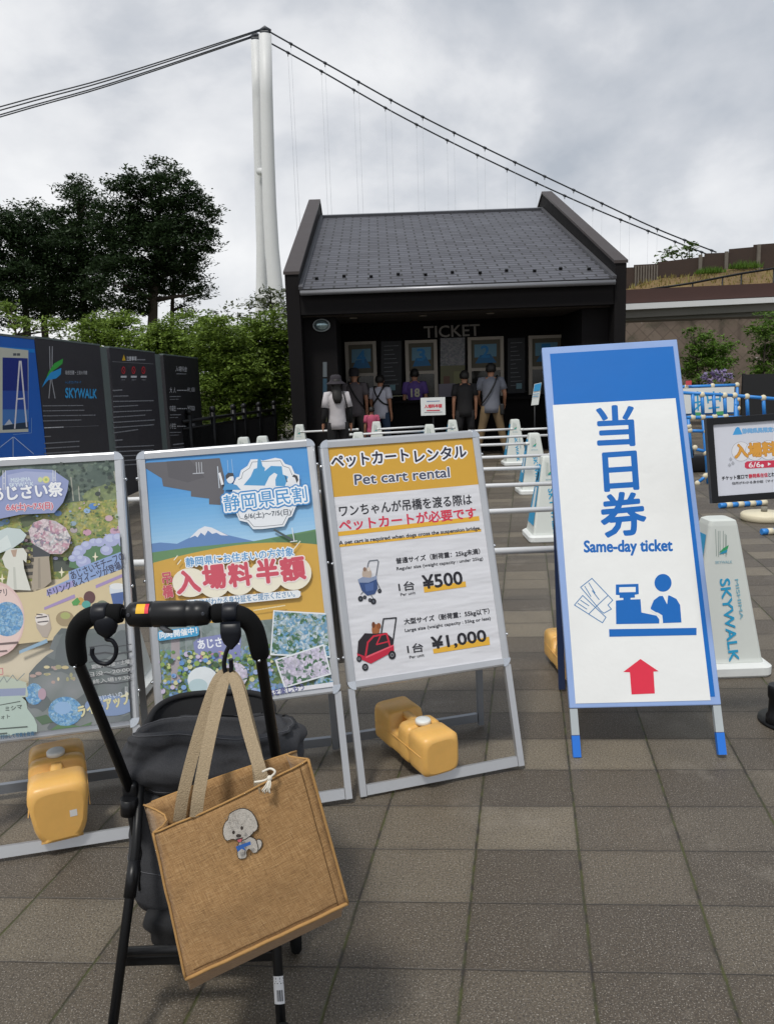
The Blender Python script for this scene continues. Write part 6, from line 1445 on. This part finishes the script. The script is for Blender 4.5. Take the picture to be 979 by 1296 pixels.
def person(label, px, py, Hh, yaw, shirt, trousers, armL=None, armR=None, hat=None, longhair=False, short=False, sleeve=.55, group=None, stance=.10, z0=0.0, loc=None, headturn=0, dress=False, arm_cover=None, women=False):
    g = loc if loc is not None else ground(px, py)
    s = Hh/1.70
    t = thing('person', label, 'person', mtx=M.Translation((g.x, g.y, z0)) @ M.Rotation(rad(yaw), 4, 'Z') @ M.Scale(s, 4))
    sw_ = .165 if women else .185; hp = .09
    J = dict(pelvis=(0, 0, .94, (.135, .105)), waist=(0, 0, 1.08, (.125, .10)), chest=(0, .0, 1.26, (.155, .115)), upper=(0, -.01, 1.37, (.13, .09)), neck=(0, -.005, 1.455, .052), head1=(0, .012, 1.53, .070), head2=(0, .012, 1.60, .080), head3=(0, .006, 1.665, .058))
    E_ = [('pelvis', 'waist'), ('waist', 'chest'), ('chest', 'upper'), ('upper', 'neck'), ('neck', 'head1'), ('head1', 'head2'), ('head2', 'head3')]
    arms = {-1: armL or ((-.04, -.02, -.27), (0, .05, -.24)), 1: armR or ((.04, -.02, -.27), (0, .05, -.24))}
    for sg, n_ in ((-1, 'l'), (1, 'r')):
        sh = V((sg*sw_, -.01, 1.395)); el = sh+V(arms[sg][0]); wr = el+V(arms[sg][1]); d = (wr-el).normalized()
        hd_ = wr+d*.06
        J['sh'+n_] = (*sh, .056); J['el'+n_] = (*el, .041); J['wr'+n_] = (*wr, .027); J['pa'+n_] = (*hd_, (.036, .020))
        E_ += [('upper', 'sh'+n_), ('sh'+n_, 'el'+n_), ('el'+n_, 'wr'+n_), ('wr'+n_, 'pa'+n_)]
        side = V((0, 1, 0)) if abs(d.y) < .7 else V((0, 0, 1)); side = (side-d*side.dot(d)).normalized(); inn = d.cross(side)
        for k, (off, ln_) in enumerate(((-.027, .065), (-.009, .078), (.009, .074), (.027, .058))):
            q = hd_+d*.03+side*off; q2 = q+d*ln_*.5; q3 = q2+d*ln_*.4-inn*sg*.018
            J[f'f{k}{n_}'] = (*q2, .009); J[f'g{k}{n_}'] = (*q3, .008); E_ += [('pa'+n_, f'f{k}{n_}'), (f'f{k}{n_}', f'g{k}{n_}')]
        q = wr+d*.03+side*.04; q2 = q+d*.04+side*.015
        J['t1'+n_] = (*q, .010); J['t2'+n_] = (*q2, .009); E_ += [('wr'+n_, 't1'+n_), ('t1'+n_, 't2'+n_)]
        st_ = stance*sg
        J['hip'+n_] = (sg*hp, 0, .90, .088); J['kn'+n_] = (sg*hp+st_*.4, .02, .50, .058); J['an'+n_] = (sg*hp+st_*.8, -.02, .09, .040); J['to'+n_] = (sg*hp+st_, .12, .032, .032)
        E_ += [('pelvis', 'hip'+n_), ('hip'+n_, 'kn'+n_), ('kn'+n_, 'an'+n_), ('an'+n_, 'to'+n_)]
    bo = skin_mesh('body', J, E_, SKIN, t)
    # face: nose, lips, eyes, ears on the head (turned to the windows)
    fm = MB()
    fm.ball((0, .098, 1.575), (.013, .018, .02), n=8, m=6); fm.ball((0, .088, 1.535), (.022, .008, .008), n=8, m=5)
    for sg in (-1, 1):
        fm.ball((sg*.03, .083, 1.605), (.011, .008, .008), n=8, m=5); fm.ball((sg*.083, .005, 1.58), (.010, .018, .028), n=8, m=6)
    fm.build('face_features', SKIN, bo, world=False)
    def ell(z, rx, ry, cy=0.0, n=20, k=0.0):
        return [V((rx*math.cos(q)*(1+k*mnoise.noise(V((3*math.cos(q), 3*math.sin(q), z*9+px)))), cy+ry*math.sin(q)*(1+k*mnoise.noise(V((3*math.cos(q), 3*math.sin(q), z*9+px+4)))), z)) for q in [6.2832*i/n for i in range(n)]]
    hz = .70 if dress else .80; wf = .92 if women else 1.0
    mb = MB().loft([ell(hz, .168*wf, .135, k=.06), ell(.90, .172*wf, .137, k=.05), ell(1.0, .163*wf, .130, k=.06), ell(1.10, .158*wf, .126, k=.06), ell(1.20, .172*wf, .132, k=.05), ell(1.30, .188*wf, .135, -.005, k=.04), ell(1.38, .188*wf, .118, -.01), ell(1.425, .140*wf, .09, -.01), ell(1.455, .075, .068, -.008), ell(1.465, .062, .060, -.008)])
    for sg, n_ in ((-1, 'l'), (1, 'r')):
        sh, el, wr = V(J['sh'+n_][:3]), V(J['el'+n_][:3]), V(J['wr'+n_][:3]); k = min(1, sleeve/.55*.62)
        pts = [V((sh.x*.55, sh.y, 1.395)), sh+V((0, 0, .0)), sh.lerp(el, .35), sh.lerp(el, k)]; rs_ = [.07, .074, .070, .073]
        if sleeve > .9: pts += [el, el.lerp(wr, .9)]; rs_ = [.07, .074, .068, .062, .056, .042]
        mb.tube(pts, rs_, 14)
    mb.build('shirt', shirt, t, world=False)
    mb = MB().loft([ell(.80, .155*wf, .118), ell(.90, .160*wf, .122), ell(1.0, .150*wf, .118)])
    for n_ in 'lr':
        h_, kn_, an_ = (V(J[q+n_][:3]) for q in ('hip', 'kn', 'an')); kn2 = kn_+V((0, .005, 0))
        pts = [h_+V((0, 0, .02)), h_.lerp(kn_, .3), h_.lerp(kn_, .7), kn2]; rs_ = [.094, .096, .080, .074]
        if not short: pts += [kn_.lerp(an_, .5), an_+V((0, .005, .03)), an_+V((0, .01, -.035))]; rs_ += [.068, .060, .062]
        mb.tube(pts, rs_, 14)
    mb.build('trousers', trousers, t, world=False)
    for n_ in 'lr':
        a, b = V(J['an'+n_][:3]), V(J['to'+n_][:3]); d = (b-a); 
        MB().loft([[V((a.x+f*d.x+w_*math.cos(q), a.y-.055+f*(d.y+.11), .045*h_+.045*h_*math.sin(q)+.002)) for q in [6.2832*k/12 for k in range(12)]] for f, w_, h_ in ((0, .028, .8), (.12, .038, 1.05), (.4, .040, 1.0), (.75, .046, .7), (.95, .036, .55), (1, .02, .4))]).build('shoe', mat('dark shoe', '#26241f', .6, .2), t, world=False)
    if hat is None or longhair:
        rk = px; mb = MB(); R0 = V((.097, .108, .108)); c = V((0, .0, 1.612)); rings = []
        for i in range(9):
            th = math.pi*.70*i/8; ring_ = []
            for j in range(20):
                a = 2*math.pi*j/20; rr_ = th
                if math.sin(a) > .35: rr_ = min(th, math.pi*.36)
                ring_.append(c+V((R0.x*math.sin(rr_)*math.cos(a), R0.y*math.sin(rr_)*math.sin(a)-.008, R0.z*math.cos(rr_)))+V((mnoise.noise(V((a*3, th*3, px)))*.010,)*3)+V((.0005*math.cos(a), .0005*math.sin(a), 0)))
            rings.append(ring_)
        if longhair:
            rings.append([V((.088*math.cos(a), .055*math.sin(a)-.085, 1.44)) for a in [2*math.pi*j/20 for j in range(20)]]); rings.append([V((.085*math.cos(a), .035*math.sin(a)-.140, 1.34)) for a in [2*math.pi*j/20 for j in range(20)]]); rings.append([V((.05*math.cos(a), .02*math.sin(a)-.148, 1.25)) for a in [2*math.pi*j/20 for j in range(20)]])
        mb.loft(rings); mb.build('hair', HAIRM, t, world=False)
    if hat is not None:
        hm, brim = hat
        MB().lathe([(brim, -.055), (brim*.98, -.045), (.105, .0), (.100, .04), (.092, .085), (.06, .108), (.01, .112)], (0, 0, 1.635), n=24).build('hat', hm, t, world=False)
    if arm_cover is not None:
        for n_ in 'lr':
            sh, el, wr = V(J['sh'+n_][:3]), V(J['el'+n_][:3]), V(J['wr'+n_][:3])
            MB().tube([sh.lerp(el, .6), el, el.lerp(wr, .5), wr], [.055, .052, .042, .034], 12).build('arm_cover', arm_cover, t, world=False)
    return t, J
def sling(t, m, a=(.15, 1.43), b=(-.16, 1.02), pouch=True, sg=1):
    pts = [(sg*.10, .07, 1.455), (sg*.115, -.02, 1.485), (sg*.10, -.105, 1.43), (sg*.03, -.152, 1.28), (-sg*.06, -.148, 1.13), (-sg*.14, -.115, 1.02), (-sg*.19, -.03, .96)]
    MB().tube(smooth([V(p) for p in pts], 4), .013, 8).build('bag_strap', m, t, world=False)
    if pouch: MB().box((sg*b[0]*1.15-.04, -.10, b[1]-.24), (sg*b[0]*1.15+.04, .08, b[1]-.04), bev=.02, seg=3).build('shoulder_bag', m, t, world=False)
BLK = cloth('black cloth', '#121214'); BLKS = mat('black strap', '#0e0e10', .6, .1)
t, _ = person('person in white blouse with black arm covers and dark wide hat', 430, 600, 1.56, 10, cloth('white blouse', '#bdb9bb'), BLK, hat=(cloth('dark hat', '#2a262c'), .175), longhair=True, women=True, sleeve=.75, arm_cover=BLK, armL=((-.05, -.03, -.26), (-.03, .05, -.22)), armR=((.05, -.02, -.26), (.02, .06, -.23)), stance=.03)
MB().tube(smooth([V((.11, -.09, 1.46)), V((.12, -.13, 1.38)), V((.15, -.13, 1.25)), V((.17, -.08, 1.12))], 4), .012, 8).build('bag_strap', BLKS, t, world=False)
t, _ = person('person in dull grey shirt, shorts and cap with a strap across the back', 452, 578, 1.70, 0, cloth('dull grey shirt', '#5b5558'), cloth('dull grey trousers', '#4b4844'), hat=(cloth('dark cap', '#232024'), .10), sleeve=.6); sling(t, BLKS, sg=-1, pouch=False)
t, _ = person('person in white T-shirt and jeans with black crossed straps', 484, 577, 1.58, -25, cloth('white T-shirt', '#b9b9c4'), cloth('jeans', '#2c3e55'), sleeve=.6, armL=((-.05, .02, -.26), (.02, .10, -.20)))
for sg in (-1, 1): MB().tube(smooth([V((sg*.10, .05, 1.46)), V((sg*.11, -.08, 1.45)), V((sg*.02, -.145, 1.27)), V((-sg*.10, -.12, 1.13)), V((-sg*.17, -.02, 1.08))], 4), .017, 8).build('bag_strap', BLKS, t, world=False)
t, _ = person('person in purple number 18 jersey at a ticket window', 527, 572, 1.68, 0, cloth('purple jersey', '#5a4486'), BLK, sleeve=.65, stance=.06)
W0 = WM[t]; pn = Print(W0 @ V((0, -.153, 1.13)), (1, 0, 0), (0, 0, 1), V((0, -1, 0)))
vs, fs = text_geo('18')
mi = pn.m('#a9a58e')
for k in range(9):
    pn.z += .0004; pn.mb.add([pn.P(-.085+p*.17+.008*math.cos(k), .015+q*.16+.008*math.sin(k)) for p, q in vs], fs, mi)
pn.build('jersey_number', t)
t, _ = person('person in black T-shirt and shorts left of the man in beige trousers', 589, 577, 1.60, 3, cloth('black T-shirt', '#171618'), cloth('black shorts', '#1b1a1c'), sleeve=.6, short=True)
t, _ = person('person in grey T-shirt and beige trousers with a black shoulder bag', 622, 576, 1.72, -4, cloth('grey T-shirt', '#6f727c'), cloth('beige trousers', '#6e5c42'), sleeve=.6, stance=.22, armL=((-.06, .03, -.25), (.04, .16, -.14)), armR=((.07, .0, -.25), (.0, .14, -.18))); sling(t, BLKS, a=(-.15, 1.44), b=(.17, 1.0))
t, _ = person('child in pink shirt beside the woman in white', 472, 583, 1.0, 15, cloth('pink shirt', '#b5526e'), cloth('dark child trousers', '#2b2830'), sleeve=.6, stance=.04)
